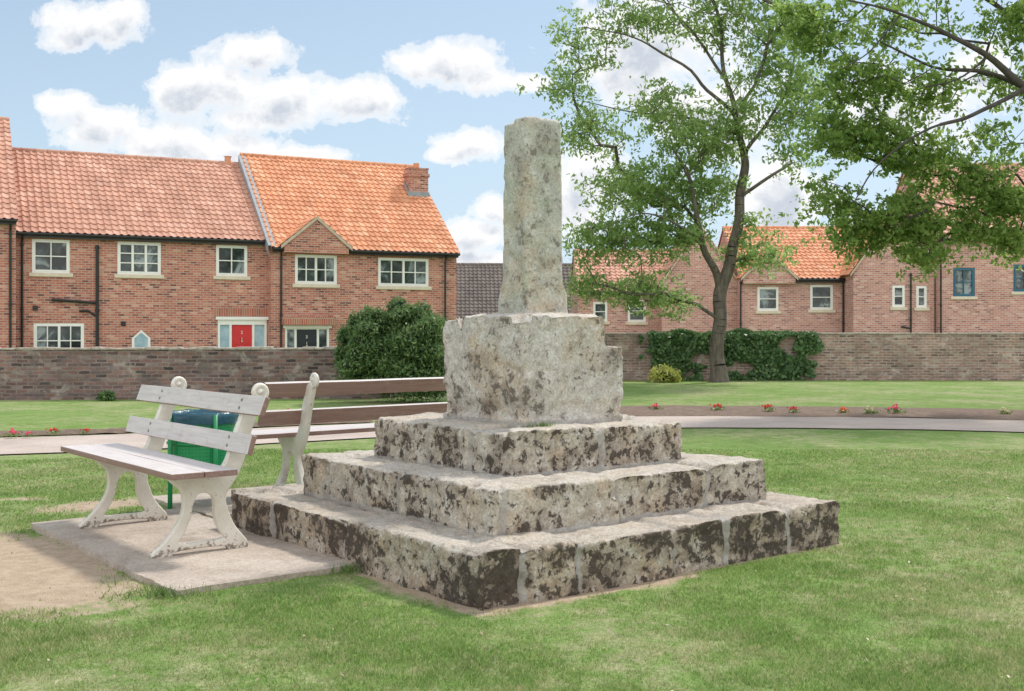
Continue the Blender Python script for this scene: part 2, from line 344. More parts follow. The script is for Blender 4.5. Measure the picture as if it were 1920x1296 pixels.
def slab(x0,x1,y0,y1,z1,label):
    s=MB(); s.M=Matrix.Translation((MC.x,MC.y,0))@Matrix.Rotation(RM,4,'Z'); n=60; m_=26
    def e(x,y): return Vector((x+.03*noise.noise(Vector((x*4,y*4,1)))+.012*noise.noise(Vector((x*15,y*15,1))),y+.03*noise.noise(Vector((x*4,y*4,7))),z1+.004*noise.noise(Vector((x*3,y*3,3)))))
    T_=[[s.add([e(x0+(x1-x0)*i/m_,y0+(y1-y0)*j/n)]) for i in range(m_+1)] for j in range(n+1)]
    for j in range(n):
        for i in range(m_): s.f.append([T_[j][i],T_[j][i+1],T_[j+1][i+1],T_[j+1][i]]); s.m.append(0); s.uv.append(None)
    rim=[(0,i) for i in range(m_+1)]+[(j,m_) for j in range(1,n+1)]+[(n,i) for i in range(m_-1,-1,-1)]+[(j,0) for j in range(n-1,0,-1)]
    dn=[]
    for (j,i) in rim:
        v=s.v[T_[j][i]]; s.v.append((v[0],v[1],-.06)); dn.append(len(s.v)-1)
    for k in range(len(rim)):
        a_=T_[rim[k][0]][rim[k][1]]; k2=(k+1)%len(rim); c_=T_[rim[k2][0]][rim[k2][1]]
        s.f.append([dn[k],dn[k2],c_,a_]); s.m.append(0); s.uv.append(None)
    tag(s.build('concrete_slab',M['concrete']),label,'slab',kind='structure')
slab(SB0,SB1,SA0,SA1,.028,'worn beige concrete slab under the pale bench left of the steps')
slab(-1.55,1.1,2.2,3.6,.024,'worn beige concrete slab behind the steps under the brown bench')

# ------------------------------------------------------------------ monument
mon=thing('stone_cross','worn stone cross shaft on a square stepped base in the middle of the lawn','monument',(MC.x,MC.y,0),RM)
def rock(name,h,z0,z1,res,rr,amp,jx,jy,seed,matl,prof=None,topfn=None,base=0,cx=0,cy=0,ring=.42,joint_w=.026,boff=.026,chip=1.4):
    n=int(2*h/res); nz=max(4,int((z1-z0)/res)); idx={}; V=[]; MA=[]; Ff=[]
    R=random.Random(seed); bo=[R.uniform(-boff,boff*.8) for _ in range(40)]; bt=[R.uniform(-.022,.012) for _ in range(40)]
    so=Vector((seed*7.3,seed*3.1,seed))
    def vert(i,j,k):
        key=(i,j,k)
        if key in idx: return idx[key]
        x=-h+2*h*i/n; y=-h+2*h*j/n; z=z0+(z1-z0)*k/nz
        p=Vector((x,y,z)); nv=noise.noise(p*2.2+so); r_=rr*max(.22,.8+1.6*nv+chip*noise.noise(p*9+so)+.7*noise.noise(p*24+so))
        wob=.035*noise.noise(Vector((x,y,z))*5+so)+.01*noise.noise(Vector((x,y,z))*19+so)
        def jd(u,J): return min([abs(u+wob-jj) for jj in J]+[9])
        nearj=9
        if h-abs(y)<ring: nearj=min(nearj,jd(x+h,jx))
        if h-abs(x)<ring: nearj=min(nearj,jd(y+h,jy))
        if nearj<.09: r_+=rr*.9*(1-nearj/.09)
        q=Vector((max(-h+r_,min(h-r_,x)),max(-h+r_,min(h-r_,y)),min(z,z1-r_)))
        d=p-q
        nr=d.normalized() if d.length>1e-6 else Vector((0,0,1)); 
        if d.length>1e-6: p=q+nr*r_
        mo=0; off=0; bi=0
        ontop=nr.z>.7; u=None; J=()
        if (not ontop and abs(nr.y)>abs(nr.x)) or (ontop and h-abs(y)<ring and h-abs(y)<=h-abs(x)+.0001): u=x+h; J=jx; bi=0
        elif (not ontop) or (h-abs(x)<ring): u=y+h; J=jy; bi=15
        if u is not None:
            for jj in J:
                mo=max(mo,1-abs(u+wob-jj)/joint_w*.6)
                if u+wob>jj: bi+=1
        off=bo[bi]; 
        if ontop:
            mo=max(mo,1-abs(min(h-abs(x),h-abs(y))-ring+wob)/joint_w*.6); off=bt[bi]
        mo=max(0,mo); g_=mo
        if base: mo=max(mo,max(0,1.35-(z-z0)/base))
        if g_>.15: off=min(off,0)-.022*min(1,g_)
        P3=Vector((x,y,z))
        dsp=amp*(noise.fractal(P3*3.2+so,.7,2.1,5))+amp*.4*noise.noise(P3*16+so)
        pit=noise.noise(P3*7.5+so*2); 
        if pit>.28: dsp-=(pit-.28)*amp*3.6
        pit=noise.noise(P3*21+so*3); 
        if pit>.30: dsp-=(pit-.30)*amp*1.6
        if ontop: dsp*=.6
        p=p+nr*(dsp+off)
        if prof:
            f=prof(p.z,p.x,p.y); p.x*=f; p.y*=f
        if topfn: p.z=min(p.z,topfn(p.x,p.y)+.014*noise.noise(p*14+so))
        if k==0: p.z=z0
        V.append((p.x+cx,p.y+cy,p.z)); MA.append(mo); idx[key]=len(V)-1
        return idx[key]
    for i in range(n):
        for j in range(n): Ff.append([vert(i,j,nz),vert(i+1,j,nz),vert(i+1,j+1,nz),vert(i,j+1,nz)])
    for k in range(nz):
        for i in range(n):
            Ff.append([vert(i,0,k),vert(i+1,0,k),vert(i+1,0,k+1),vert(i,0,k+1)])
            Ff.append([vert(i+1,n,k),vert(i,n,k),vert(i,n,k+1),vert(i+1,n,k+1)])
            Ff.append([vert(0,i+1,k),vert(0,i,k),vert(0,i,k+1),vert(0,i+1,k+1)])
            Ff.append([vert(n,i,k),vert(n,i+1,k),vert(n,i+1,k+1),vert(n,i,k+1)])
    me=bpy.data.meshes.new(name); me.from_pydata(V,[],Ff); me.update()
    at=me.attributes.new('mortar','FLOAT','POINT'); at.data.foreach_set('value',MA)
    for p_ in me.polygons: p_.use_smooth=True
    return link(name,me,matl,mon)
o=rock('step',1.63,-.08,.305,.019,.038,.018,[.30,.73,1.55,2.03,2.7],[1.56,2.61],1,M['stone_low']); o['label']='lowest and widest step, dark crusted stone blocks'
o=rock('step',1.24,.27,.59,.0165,.036,.018,[.06,1.02,1.92],[.71,1.10,1.55,2.09],2,M['stone'],base=.05); o['label']='second step, pale blocks with dark crust on the right face'
o=rock('step',.83,.55,.88,.0145,.036,.018,[.84],[.45,.95],3,M['stone'],base=.055); o['label']='third and smallest step under the socket stone'
def sprof(z,x,y):
    if z<.93: return 1.0
    if z<1.00: return .965
    return .965+min(1,(z-1.0)/.05)*.035
def stop(x,y):
    t=1.70-.05*max(abs(x),abs(y))/.48
    if x>.29 and y<.02: t=min(t,1.425+max(0,(.305-x))*12)
    g=abs((-x+y)-.74); 
    if g<.05 and -x>.2: t-= .10*(1-g/.05)
    if x<-.40 and y<-.36: t-=.05
    if -x+y>.79: t-=.03
    g2=abs(x+.33)
    if y<-.3 and g2<.03: t-=.05*(1-g2/.03)
    return t
rock('socket_stone',.487,.85,1.72,.0118,.040,.014,[],[],5,M['stone_socket'],prof=sprof,topfn=stop,base=.07,cx=.035,cy=-.028,ring=2)
# shaft
V=[];Ff=[];MA=[]; NA=120; zs=[1.60+i*.014 for i in range(111)]; ztop=3.135
for zi,z in enumerate(zs):
    k=(z-1.62)/1.5; 
    br=max(0,min(1,(1.92-z)/.10)); hh=.188-.015*k+.010*max(0,min(1,(1.74-z)/.08)); cd=(.226-.017*k)*(1-br)+.262*br
    for j in range(NA):
        t=2*math.pi*j/NA; c_,s_=math.cos(t),math.sin(t)
        r=min(hh/max(abs(c_),abs(s_)),cd/max(abs(c_+s_),abs(c_-s_))*math.sqrt(2))
        if z<1.70: r*=1+.06*(1.70-z)/.1
        p=Vector((c_*r,s_*r,z)); so=Vector((11,5,2))
        dd=.0055*noise.fractal(p*4+so,.6,2.1,5)+.002*noise.noise(p*22+so)
        pt=noise.noise(p*9+so); 
        if pt>.33: dd-=(pt-.33)*.028
        pt=noise.noise(p*26+so); 
        if pt>.33: dd-=(pt-.33)*.012
        ed=max(0,(z-(ztop-.04))/.04); f=1-.09*min(1,ed)**2
        p=Vector((c_*(r+dd)*f,s_*(r+dd)*f,z))
        tp=ztop-.02*abs(noise.noise(Vector((c_*2,s_*2,0))))-(.035 if (c_<-.3 and s_>.1) else 0)
        p.z=min(p.z,tp); V.append(tuple(p)); MA.append(max(0,.9-(z-1.66)/.05))
for zi in range(len(zs)-1):
    for j in range(NA): a_=zi*NA; Ff.append([a_+j,a_+(j+1)%NA,a_+NA+(j+1)%NA,a_+NA+j])
L0=(len(zs)-1)*NA
for q,f in enumerate((.7,.4,.15)):
    for j in range(NA):
        v=V[L0+j]; V.append((v[0]*f,v[1]*f,ztop+.006*noise.noise(Vector((v[0]*f*20,v[1]*f*20,0))))); MA.append(0)
    a_=L0 if q==0 else L0+q*NA
    for j in range(NA): Ff.append([a_+j,a_+(j+1)%NA,L0+(q+1)*NA+(j+1)%NA,L0+(q+1)*NA+j])
Ff.append([L0+3*NA+j for j in range(NA)])
me=bpy.data.meshes.new('shaft'); me.from_pydata(V,[],Ff); me.update()
at=me.attributes.new('mortar','FLOAT','POINT'); at.data.foreach_set('value',MA)
for p_ in me.polygons: p_.use_smooth=True
sh=link('shaft',me,M['stone_shaft'],mon); sh.location=(.035,-.03,0)

# ------------------------------------------------------------------ benches
def curve_mesh(outer,holes,ext,bev):
    cu=bpy.data.curves.new('c','CURVE'); cu.dimensions='2D'; cu.fill_mode='BOTH'; cu.extrude=ext; cu.bevel_depth=bev; cu.bevel_resolution=1
    for pts in [outer]+holes:
        sp=cu.splines.new('POLY'); sp.points.add(len(pts)-1); sp.use_cyclic_u=True
        for q,p_ in zip(sp.points,pts): q.co=(p_[0],p_[1],0,1)
    ob=bpy.data.objects.new('tmp',cu); COL.objects.link(ob)
    dg=bpy.context.evaluated_depsgraph_get(); me=bpy.data.meshes.new_from_object(ob.evaluated_get(dg))
    bpy.data.objects.remove(ob)
    return me
outer=[(-.325,0),(-.33,.03),(-.27,.075),(-.20,.15),(-.135,.25),(-.115,.35),(-.135,.44),(-.20,.50),(-.23,.545),(-.10,.548),(.05,.548),(.13,.548),
       (.185,.60),(.225,.70),(.265,.82),(.315,.94),(.36,1.03),(.43,1.04),(.425,.98),(.385,.87),(.345,.74),(.31,.61),(.25,.49),(.19,.41),(.175,.34),(.195,.26),(.24,.16),(.30,.085),(.335,.04),(.33,0),(.22,0),(.18,.03),(0,.04),(-.18,.03),(-.22,0)]
hole=[(-.165,.075),(-.125,.15),(-.08,.25),(-.065,.33),(-.03,.40),(.03,.415),(.09,.385),(.105,.31),(.11,.23),(.14,.15),(.18,.075),(0,.065)]
legme=curve_mesh([tuple(p) for p in catmull([Vector((x,y,0)) for x,y in outer],4,True)],[[tuple(p) for p in catmull([Vector((x,y,0)) for x,y in hole],4,True)]],.018,.009)
legme.transform(Matrix(((0,0,1,0),(1,0,0,0),(0,1,0,0),(0,0,0,1))))
legme.materials.append(M['iron'])
def board(name,x0,x1,y,z,w,t,tilt,parent,bolts,m2=None):
    b_=MB(); b_.M=Matrix.Translation((0,y,z))@Matrix.Rotation(tilt,4,'X')
    n=14
    P4=[(-t/2,-w/2),(t/2,-w/2),(t/2,w/2),(-t/2,w/2)]
    rings=[]
    for i in range(n+1):
        x=x0+(x1-x0)*i/n; wz=.004*noise.noise(Vector((x*1.3,y*9,z*7)))
        rings.append(b_.add([(x,p[0],p[1]+wz) for p in P4]))
    for i in range(n):
        for k in range(4):
            a_,c_=rings[i],rings[i+1]
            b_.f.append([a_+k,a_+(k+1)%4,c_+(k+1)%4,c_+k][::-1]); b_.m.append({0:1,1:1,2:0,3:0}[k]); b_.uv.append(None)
    b_.f.append([rings[0]+k for k in range(4)]); b_.m.append(1); b_.uv.append(None)
    b_.f.append([rings[-1]+k for k in range(4)][::-1]); b_.m.append(1); b_.uv.append(None)
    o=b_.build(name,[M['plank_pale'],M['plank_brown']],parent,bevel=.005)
    for bx in bolts:
        for dz in (-w*.22,w*.22):
            bo=MB(); bo.M=b_.M
            bo.tube([(bx,-t/2-.006,dz),(bx,-t/2+.002,dz),(bx,t/2-.002,dz),(bx,t/2+.006,dz)],[.010,.013,.013,.010],8); bo.build('bolt',M['bolt'],o)
    return o
def bench(name,label,loc,rz,x0,x1,la,lb):
    t=thing(name,label,'bench',loc,rz)
    for sx in (la,lb):
        l=bpy.data.objects.new('leg',legme); COL.objects.link(l); l.parent=t; l.location=(sx,0,0)
        sc=MB(); cy,cz=.445,1.085
        sp=[(0,cy+(.064-.0019*k)*math.cos(-2.2+k*math.pi/8),cz+(.064-.0019*k)*math.sin(-2.2+k*math.pi/8)) for k in range(26)]
        sc.tube(sp,[.021]*24+[.017,.008],8); sc.tube([(-.022,cy,cz),(.022,cy,cz)],.020,12); sc.tube([(-.008,cy,cz),(.008,cy,cz)],.06,16)
        sc.build('scroll',M['iron'],l,smooth=True)
    st=MB()
    for (ya,yb) in ((-.335,-.112),(-.106,.125)):
        n=12; rings=[]
        for i in range(n+1):
            x=x0+(x1-x0)*i/n; w=.004*noise.noise(Vector((x*1.5,ya*4,loc[0])))
            rings.append(st.add([(x,ya,.55+w),(x,yb,.55+w),(x,yb,.592+w),(x,ya,.592+w)]))
        for i in range(n):
            for k in range(4):
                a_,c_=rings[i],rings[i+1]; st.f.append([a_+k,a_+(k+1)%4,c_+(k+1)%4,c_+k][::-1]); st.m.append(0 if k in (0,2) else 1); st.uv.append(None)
        st.f.append([rings[0]+k for k in range(4)]); st.m.append(1); st.uv.append(None)
        st.f.append([rings[-1]+k for k in range(4)][::-1]); st.m.append(1); st.uv.append(None)
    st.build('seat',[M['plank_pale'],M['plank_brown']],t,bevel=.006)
    board('backrest_board',x0,x1,.228,.745,.135,.04,-.27,t,(la,lb))
    board('backrest_board',x0,x1,.322,1.0,.135,.04,-.36,t,(la,lb))
    return t
bench('park_bench','pale wooden bench, sky glare painted on its boards, with cream cast iron legs, in front of the green bin',(-2.606,8.44,.028),math.atan2(-AV.y,-AV.x),-1.24,1.08,-.74,.74)
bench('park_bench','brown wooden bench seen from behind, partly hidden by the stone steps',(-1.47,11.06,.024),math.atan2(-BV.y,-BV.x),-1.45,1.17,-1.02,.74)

# ------------------------------------------------------------------ bin
bn=thing('litter_bin','green mesh litter bin with dark blue liner behind the pale bench','bin',(-2.72,10.02,0))
b_=MB(); n=40; R_=.295
def cyl(mb,r0,z0,r1,z1,n,mi=0,inner=False):
    for j in range(n):
        t0,t1=2*math.pi*j/n,2*math.pi*(j+1)/n
        pts=[(r0*math.cos(t0),r0*math.sin(t0),z0),(r0*math.cos(t1),r0*math.sin(t1),z0),(r1*math.cos(t1),r1*math.sin(t1),z1),(r1*math.cos(t0),r1*math.sin(t0),z1)]
        uv=[(t0*r0,z0),(t1*r0,z0),(t1*r0,z1),(t0*r0,z1)]
        mb.face(pts[::-1] if inner else pts,mi,uv[::-1] if inner else uv)
cyl(b_,.275,.335,R_,.80,n); cyl(b_,R_-.01,.80,.265,.335,n,0,True)
b_.face([(.275*math.cos(2*math.pi*j/n),.275*math.sin(2*math.pi*j/n),.34) for j in range(n)][::-1])
b_.build('basket',M['bin'],bn)
r=MB()
for z,rr_ in ((.335,.28),(.575,.289),(.80,.299)):
    r.tube([(rr_*math.cos(2*math.pi*k/32),rr_*math.sin(2*math.pi*k/32),z) for k in range(33)],.011,6)
r.build('hoops',M['binframe'],bn,smooth=True)
for (px_,py_) in ((-.20,-.26),(.187,-.26)):
    q=MB(); q.tube([(px_,py_,-.05),(px_,py_,.83)],.02,10); q.tube([(px_,py_,.76),(px_*.8,py_*.8,.76)],.012,6); q.build('post',M['binframe'],bn,smooth=True)
l=MB(); N2=60
prev=None
for ri,(rad,z) in enumerate([(.12,.66),(.22,.74),(.278,.82),(.294,.845),(.312,.84),(.318,.80),(.314,.745)]):
    pts=[]
    for j in range(N2):
        t=2*math.pi*j/N2; w=noise.noise(Vector((math.cos(t)*4,math.sin(t)*4,ri*.7)))
        pts.append(((rad+.006*w)*math.cos(t),(rad+.006*w)*math.sin(t),z+(.018*w if ri>2 else .01*w)))
    i=l.add(pts)
    if prev is not None:
        for j in range(N2): l.f.append([prev+j,prev+(j+1)%N2,i+(j+1)%N2,i+j][::-1]); l.m.append(0); l.uv.append(None)
    else: l.f.append([i+j for j in range(N2)]); l.m.append(0); l.uv.append(None)
    prev=i
l.build('bin_liner',M['liner'],bn,smooth=True)

# ------------------------------------------------------------------ houses
class HF:   # house frame: turns photo measurements on the facade plane into local metres
    def __init__(s,O,th): s.O=O; s.th=th; s.d=Vector((math.cos(th),math.sin(th))); s.n=Vector((math.sin(th),-math.cos(th)))
    def x(s,px,y=0):
        b=s.O-s.n*y; r=(px-CX)/F; return (r*b.y-b.x)/(s.d.x-s.d.y*r)
    def z(s,px,py,y=0):
        t=s.x(px,y); Y=(s.O-s.n*y+s.d*t).y; return H+(HY-py)/F*Y
    def rect(s,x0,y0,x1,y1,y=0): xm=(x0+x1)/2; return (s.x(x0,y),s.x(x1,y),s.z(xm,y1,y),s.z(xm,y0,y))
def facade(mb,x0,x1,z0,z1,y,rects,mi=0,dep=.16):
    X=sorted(set([x0,x1]+[v for r in rects for v in r[:2]])); Z=sorted(set([z0,z1]+[v for r in rects for v in r[2:4]]))
    for i in range(len(X)-1):
        for k in range(len(Z)-1):
            cx,cz=(X[i]+X[i+1])/2,(Z[k]+Z[k+1])/2
            if any(r[0]<cx<r[1] and r[2]<cz<r[3] for r in rects): continue
            mb.face([(X[i],y,Z[k]),(X[i+1],y,Z[k]),(X[i+1],y,Z[k+1]),(X[i],y,Z[k+1])],mi)
    for (a0,a1,c0,c1) in rects:
        mb.face([(a0,y,c0),(a0,y+dep,c0),(a0,y+dep,c1),(a0,y,c1)],mi); mb.face([(a1,y+dep,c0),(a1,y,c0),(a1,y,c1),(a1,y+dep,c1)],mi)
        mb.face([(a0,y,c1),(a1,y,c1),(a1,y+dep,c1),(a0,y+dep,c1)],mi); mb.face([(a0,y+dep,c0),(a1,y+dep,c0),(a1,y,c0),(a0,y,c0)],mi)
def window(par,r,y,cols=2,rows=2,casements=1,fm=None,sill=True,label=None,dep=.05):
    x0,x1,z0,z1=r; x0+=.002; x1-=.002; z0+=.002; z1-=.002; fm=fm or M['white']; f=MB(); t=.065; ya,yb=y+dep-.03,y+dep+.05
    f.box(x0,x0+t,ya,yb,z0,z1); f.box(x1-t,x1,ya,yb,z0,z1); f.box(x0+t,x1-t,ya,yb,z0,z0+t); f.box(x0+t,x1-t,ya,yb,z1-t,z1)
    iw=(x1-x0-2*t)
    for c in range(casements):
        cx0=x0+t+iw*c/casements; cx1=x0+t+iw*(c+1)/casements; s_=.04
        f.box(cx0,cx0+s_,ya-.012,yb-.01,z0+t,z1-t); f.box(cx1-s_,cx1,ya-.012,yb-.01,z0+t,z1-t)
        f.box(cx0+s_,cx1-s_,ya-.012,yb-.01,z0+t,z0+t+s_); f.box(cx0+s_,cx1-s_,ya-.012,yb-.01,z1-t-s_,z1-t)
        for k in range(1,cols): xx=cx0+(cx1-cx0)*k/cols; f.box(xx-.018,xx+.018,ya,yb-.02,z0+t+s_,z1-t-s_)
        for k in range(1,rows): zz=z0+t+(z1-z0-2*t)*k/rows; f.box(cx0+s_,cx1-s_,ya+.004,yb-.024,zz-.018,zz+.018)
    w=f.build('window',fm,par)
    if label: w['label']=label
    g=MB(); g.face([(x0+t*.5,yb-.015,z0+t*.5),(x1-t*.5,yb-.015,z0+t*.5),(x1-t*.5,yb-.015,z1-t*.5),(x0+t*.5,yb-.015,z1-t*.5)]); g.build('pane',M['glass'],w)
    if sill:
        s_=MB(); s_.box(x0-.1,x1+.1,y-.06,ya-.004,z0-.13,z0-.004); s_.build('sill',M['cream'],w,bevel=.008)
    return w
def pantile(mb,A,B,C,D,tw=.235,rh=.31,amp=.036,mi=0,seed=0):
    A,B,C,D=map(Vector,(A,B,C,D)); nu=max(2,round((B-A).length/tw)); nv=max(2,round((D-A).length/rh)); n=(B-A).cross(D-A).normalized()
    if n.z<0: n=-n
    S=6; rows=[]
    for j in range(nv):
        for e in (0,1):
            v=(j+e*.999)/nv; row=[]
            for i in range(nu*S+1):
                u=i/(nu*S); ph=(i%S)/S
                prof=max(-.25,math.sin(2*math.pi*ph))*amp
                p=(A+(B-A)*u)*(1-v)+(D+(C-D)*u)*v+n*(prof+(.034 if e==0 else .0)+.05+.006*noise.noise(Vector((i//S*3.3,j*2.7,seed))))
                row.append(p)
            rows.append((mb.add(row),j+(.05 if e==0 else .95)))
    for k in range(len(rows)-1):
        a_,va=rows[k]; c_,vc=rows[k+1]
        jj=int(va) if k%2==0 else int(vc)
        for i in range(nu*S):
            mb.f.append([a_+i,a_+i+1,c_+i+1,c_+i]); mb.m.append(mi); uc=(i+.0)//S
            u0=uc+(i%S)/S*.98+.01; u1=u0+.98/S
            if k%2==0: vv=(jj+.05,jj+.95)
            else: vv=(jj+.02,jj+.04)
            mb.uv.append([(u0+seed*50,vv[0]),(u1+seed*50,vv[0]),(u1+seed*50,vv[1]),(u0+seed*50,vv[1])])
def pipe(par,pts,r=.04,label=None):
    q=MB(); q.tube(pts,r,8)
    for i in range(len(pts)-1):
        a_,c_=Vector(pts[i]),Vector(pts[i+1])
        if abs((c_-a_).z)>1.5:
            for f in (.02,.5,.95): m_=a_.lerp(c_,f); q.tube([m_-Vector((0,0,.04)),m_+Vector((0,0,.04))],r*1.35,8)
    return q.build('downpipe',M['black'],par,smooth=False)
def house(name,label,O,th,W,D,eave,ridge,rects,brickm,tilem,wall_extra=None,roof_extra=None,oh=.22,ridge_y=None,seed=1,group=None,vl=.06,vr=.06,gaps=()):
    t=thing(name,label,'house',(O.x,O.y,0),th,group); ry=ridge_y or D/2
    w=MB(); facade(w,0,W,-.1,eave,0,rects)
    w.face([(0,D,-.1),(0,0,-.1),(0,0,eave),(0,ry,ridge),(0,D,eave)]); w.face([(W,0,-.1),(W,D,-.1),(W,D,eave),(W,ry,ridge),(W,0,eave)])
    w.face([(W,D,-.1),(0,D,-.1),(0,D,eave),(W,D,eave)])
    if wall_extra: wall_extra(w)
    w.build('wall',[brickm,M['soldier'],M['cream']],t)
    r=MB(); s=(ridge-eave)/ry; s2=(ridge-eave)/(D-ry)
    pantile(r,(-vl,-oh,eave-oh*s),(W+vr,-oh,eave-oh*s),(W+vr,ry,ridge),(-vl,ry,ridge),seed=seed)
    pantile(r,(W+vr,D+oh,eave-oh*s2),(-vl,D+oh,eave-oh*s2),(-vl,ry,ridge),(W+vr,ry,ridge),seed=seed+7)
    for sx in (-vl,W+vr):
        for (ya,za,yb,zb) in ((-oh,eave-oh*s,ry,ridge),(D+oh,eave-oh*s2,ry,ridge)):
            r.face([(sx,ya,za-.02),(sx,yb,zb-.02),(sx,yb,zb+.08),(sx,ya,za+.08)],1)
    r.face([(-vl,-oh,eave-oh*s+.02),(W+vr,-oh,eave-oh*s+.02),(W+vr,ry,ridge+.02),(-vl,ry,ridge+.02)],2)
    if roof_extra: roof_extra(r)
    ro=r.build('roof',[tilem,M['verge'],M['black']],t)
    rt=MB(); nn=int(W/.45)
    for i in range(nn): 
        xa=-vl+(W+vl+vr)*i/nn; xb=-vl+(W+vl+vr)*(i+1)/nn
        rt.tube([(xa,ry,ridge+.03),(xb-.01,ry,ridge+.03)],[.12,.11],10)
    rt.build('ridge_tiles',tilem,ro)
    segs=[]; xa=0
    for g0,g1 in gaps:
        if g0-xa>.1: segs.append((xa,g0))
        xa=g1
    segs.append((xa,W))
    for (xa,xb) in segs:
        g=MB(); g.tube([(xa-.02,-oh-.05,eave-oh*s-.0),(xb+.02,-oh-.05,eave-oh*s-.0)],.05,8); g.box(xa,xb,-oh+.02,-oh+.05,eave-oh*s-.12,eave-oh*s+.0); g.build('gutter',M['black'],t)
    return t,ro
TH=math.radians(26.8); d_=Vector((math.cos(TH),math.sin(TH))); n_=Vector((math.sin(TH),-math.cos(TH))); P0=Vector((-12.92,40.))
def text(par,s,x,y,z,size,m_):
    cu=bpy.data.curves.new('t','FONT'); cu.body=s; cu.size=size; cu.extrude=.004; cu.align_x='CENTER'
    ob=bpy.data.objects.new('tmp',cu); COL.objects.link(ob); dg=bpy.context.evaluated_depsgraph_get(); me=bpy.data.meshes.new_from_object(ob.evaluated_get(dg)); bpy.data.objects.remove(ob)
    me.transform(Matrix.Translation((x,y,z))@Matrix.Rotation(math.pi/2,4,'X')); return link('house_number',me,m_,par)
O1=P0+d_*(-4.13); f1=HF(O1,TH); W1=8.55
up=[f1.rect(60,449,131,512),f1.rect(220,454,302,515),f1.rect(405,460,464,518)]
lo=f1.rect(63,606,158,672); arch=f1.rect(249,634,280,668); dr=f1.rect(408,595,500,690); dr=(dr[0],dr[1],0,dr[3])
h1,ro1=house('brick_house','brick terraced house with pale orange roof and red front door, left of the gabled one',O1,TH,W1,8.,4.96,8.12,up+[lo,arch,dr],M['brick_new'],M['tile_a'],seed=1,vr=0,vl=0)
window(h1,up[0],0,2,2,1); window(h1,up[1],0,1,3,3); window(h1,up[2],0,2,2,1); window(h1,lo,0,2,2,2)
x0,x1,z0,z1=arch; xm=(x0+x1)/2; q=MB()
q.box(x0-.03,x0+.05,-.03,.02,z0,z1); q.box(x1-.05,x1+.03,-.03,.02,z0,z1)
for sx,ex in ((x0-.03,xm),(x1+.03,xm)):
    q.face([(sx,-.03,z1),(ex,-.03,z1+.28),(ex,-.03,z1+.19),(sx+(.09 if sx<xm else -.09),-.03,z1)])
aw=q.build('window',M['white'],h1); aw['label']='small pointed white window low in the wall'
q=MB(); q.face([(x0+.03,-.018,z0),(x1-.03,-.018,z0),(x1-.03,-.018,z1+.02),(xm,-.018,z1+.22),(x0+.03,-.018,z1+.02)]); q.build('pane',M['glass_blue'],aw)
def door(par,r,y,doorm,frac,label,num,hd):
    x0,x1,z0,z1=r; x0+=.003; x1-=.003; z1-=.003; q=MB(); t=.08; w=x1-x0; a0=x0+w*frac[0]; a1=x0+w*frac[1]
    ya,yb=y-.02,y+.10
    q.box(x0,x0+t,ya,yb,z0,z1); q.box(x1-t,x1,ya,yb,z0,z1); q.box(x0+t,x1-t,ya,yb,z1-hd,z1); q.box(a0-t,a0,ya,yb,z0,z1-hd); q.box(a1,a1+t,ya,yb,z0,z1-hd)
    q.box(x0-.08,x1+.08,y-.09,y-.025,z1-.09,z1+.02)
    for (c0,c1) in ((x0+t,a0-t),(a1+t,x1-t)): 
        q.box(c0,c1,ya,yb,z0,z0+.5)
    fr=q.build('door_frame',M['white'],par)
    for (c0,c1) in ((x0+t,a0-t),(a1+t,x1-t)):
        g=MB(); g.face([(c0,y+.05,z0+.5),(c1,y+.05,z0+.5),(c1,y+.05,z1-hd),(c0,y+.05,z1-hd)]); g.build('side_light',M['glass_blue'] if num=='2' else M['glass'],fr)
    dd=MB(); dd.box(a0,a1,y+.03,y+.08,z0,z1-hd)
    for i in range(2):
        for (c,e) in ((.15,.9),(1.05,1.75)):
            xa=a0+(a1-a0)*(.12+.44*i); xb=xa+(a1-a0)*.32
            dd.box(xa,xb,y+.018,y+.032,z0+c,min(z0+e,z1-hd-.45))
    do=dd.build('door',doorm,par,bevel=.01); do['label']=label
    xm=(a0+a1)/2; text(do,num,xm,y+.012,z1-hd-.33,.16,M['white'])
    k=MB(); k.tube([(xm,y+.02,z1-hd-.47),(xm,y-.01,z1-hd-.47),(xm,y-.01,z1-hd-.56)],.014,8); k.tube([(xm,y-.0,z1-hd-.60),(xm,y-.02,z1-hd-.60)],.03,10); k.build('knocker',M['metal'],do)
    return do
door(h1,dr,0,M['red'],(.28,.70),'red panelled front door',"2",.27)
q=MB(); q.box(dr[0]-.15,dr[1]+.12,-.025,-.001,dr[3]+.03,dr[3]+.33,0); q.build('brick_lintel',M['soldier'],h1)
for r in up: 
    q=MB(); q.box(r[0]-.12,r[1]+.12,-.014,-.001,r[3]+.004,r[3]+.15); q.build('brick_lintel',M['soldier'],h1)
pipe(h1,[(f1.x(41),-.27,4.7),(f1.x(41),-.12,4.5),(f1.x(41),-.08,0)])
pipe(h1,[(f1.x(182),-.08,f1.z(182,460)),(f1.x(182),-.08,0)],.055)
pipe(h1,[(f1.x(97),-.08,f1.z(97,562)),(f1.x(178),-.09,f1.z(178,568))],.05)
pipe(h1,[(f1.x(148),-.08,f1.z(148,583)),(f1.x(165),-.08,f1.z(165,583)),(f1.x(178),-.08,f1.z(178,592))],.04)
for (a_,c_) in ((66,578),(231,607)):
    q=MB(); q.box(f1.x(a_)-.08,f1.x(a_)+.08,-.03,-.002,f1.z(a_,c_)-.08,f1.z(a_,c_)+.08); q.build('vent',M['black'],h1)
ch=MB(); xx=W1-.55; ch.tube([(xx,4,8.0),(xx,4,8.42),(xx,4,8.45)],[.13,.12,.16],12); ch.build('chimney_pot',M['tile_b'],ro1)
O2=P0+d_*4.42+n_*.5; f2=HF(O2,TH); W2=f2.x(856)
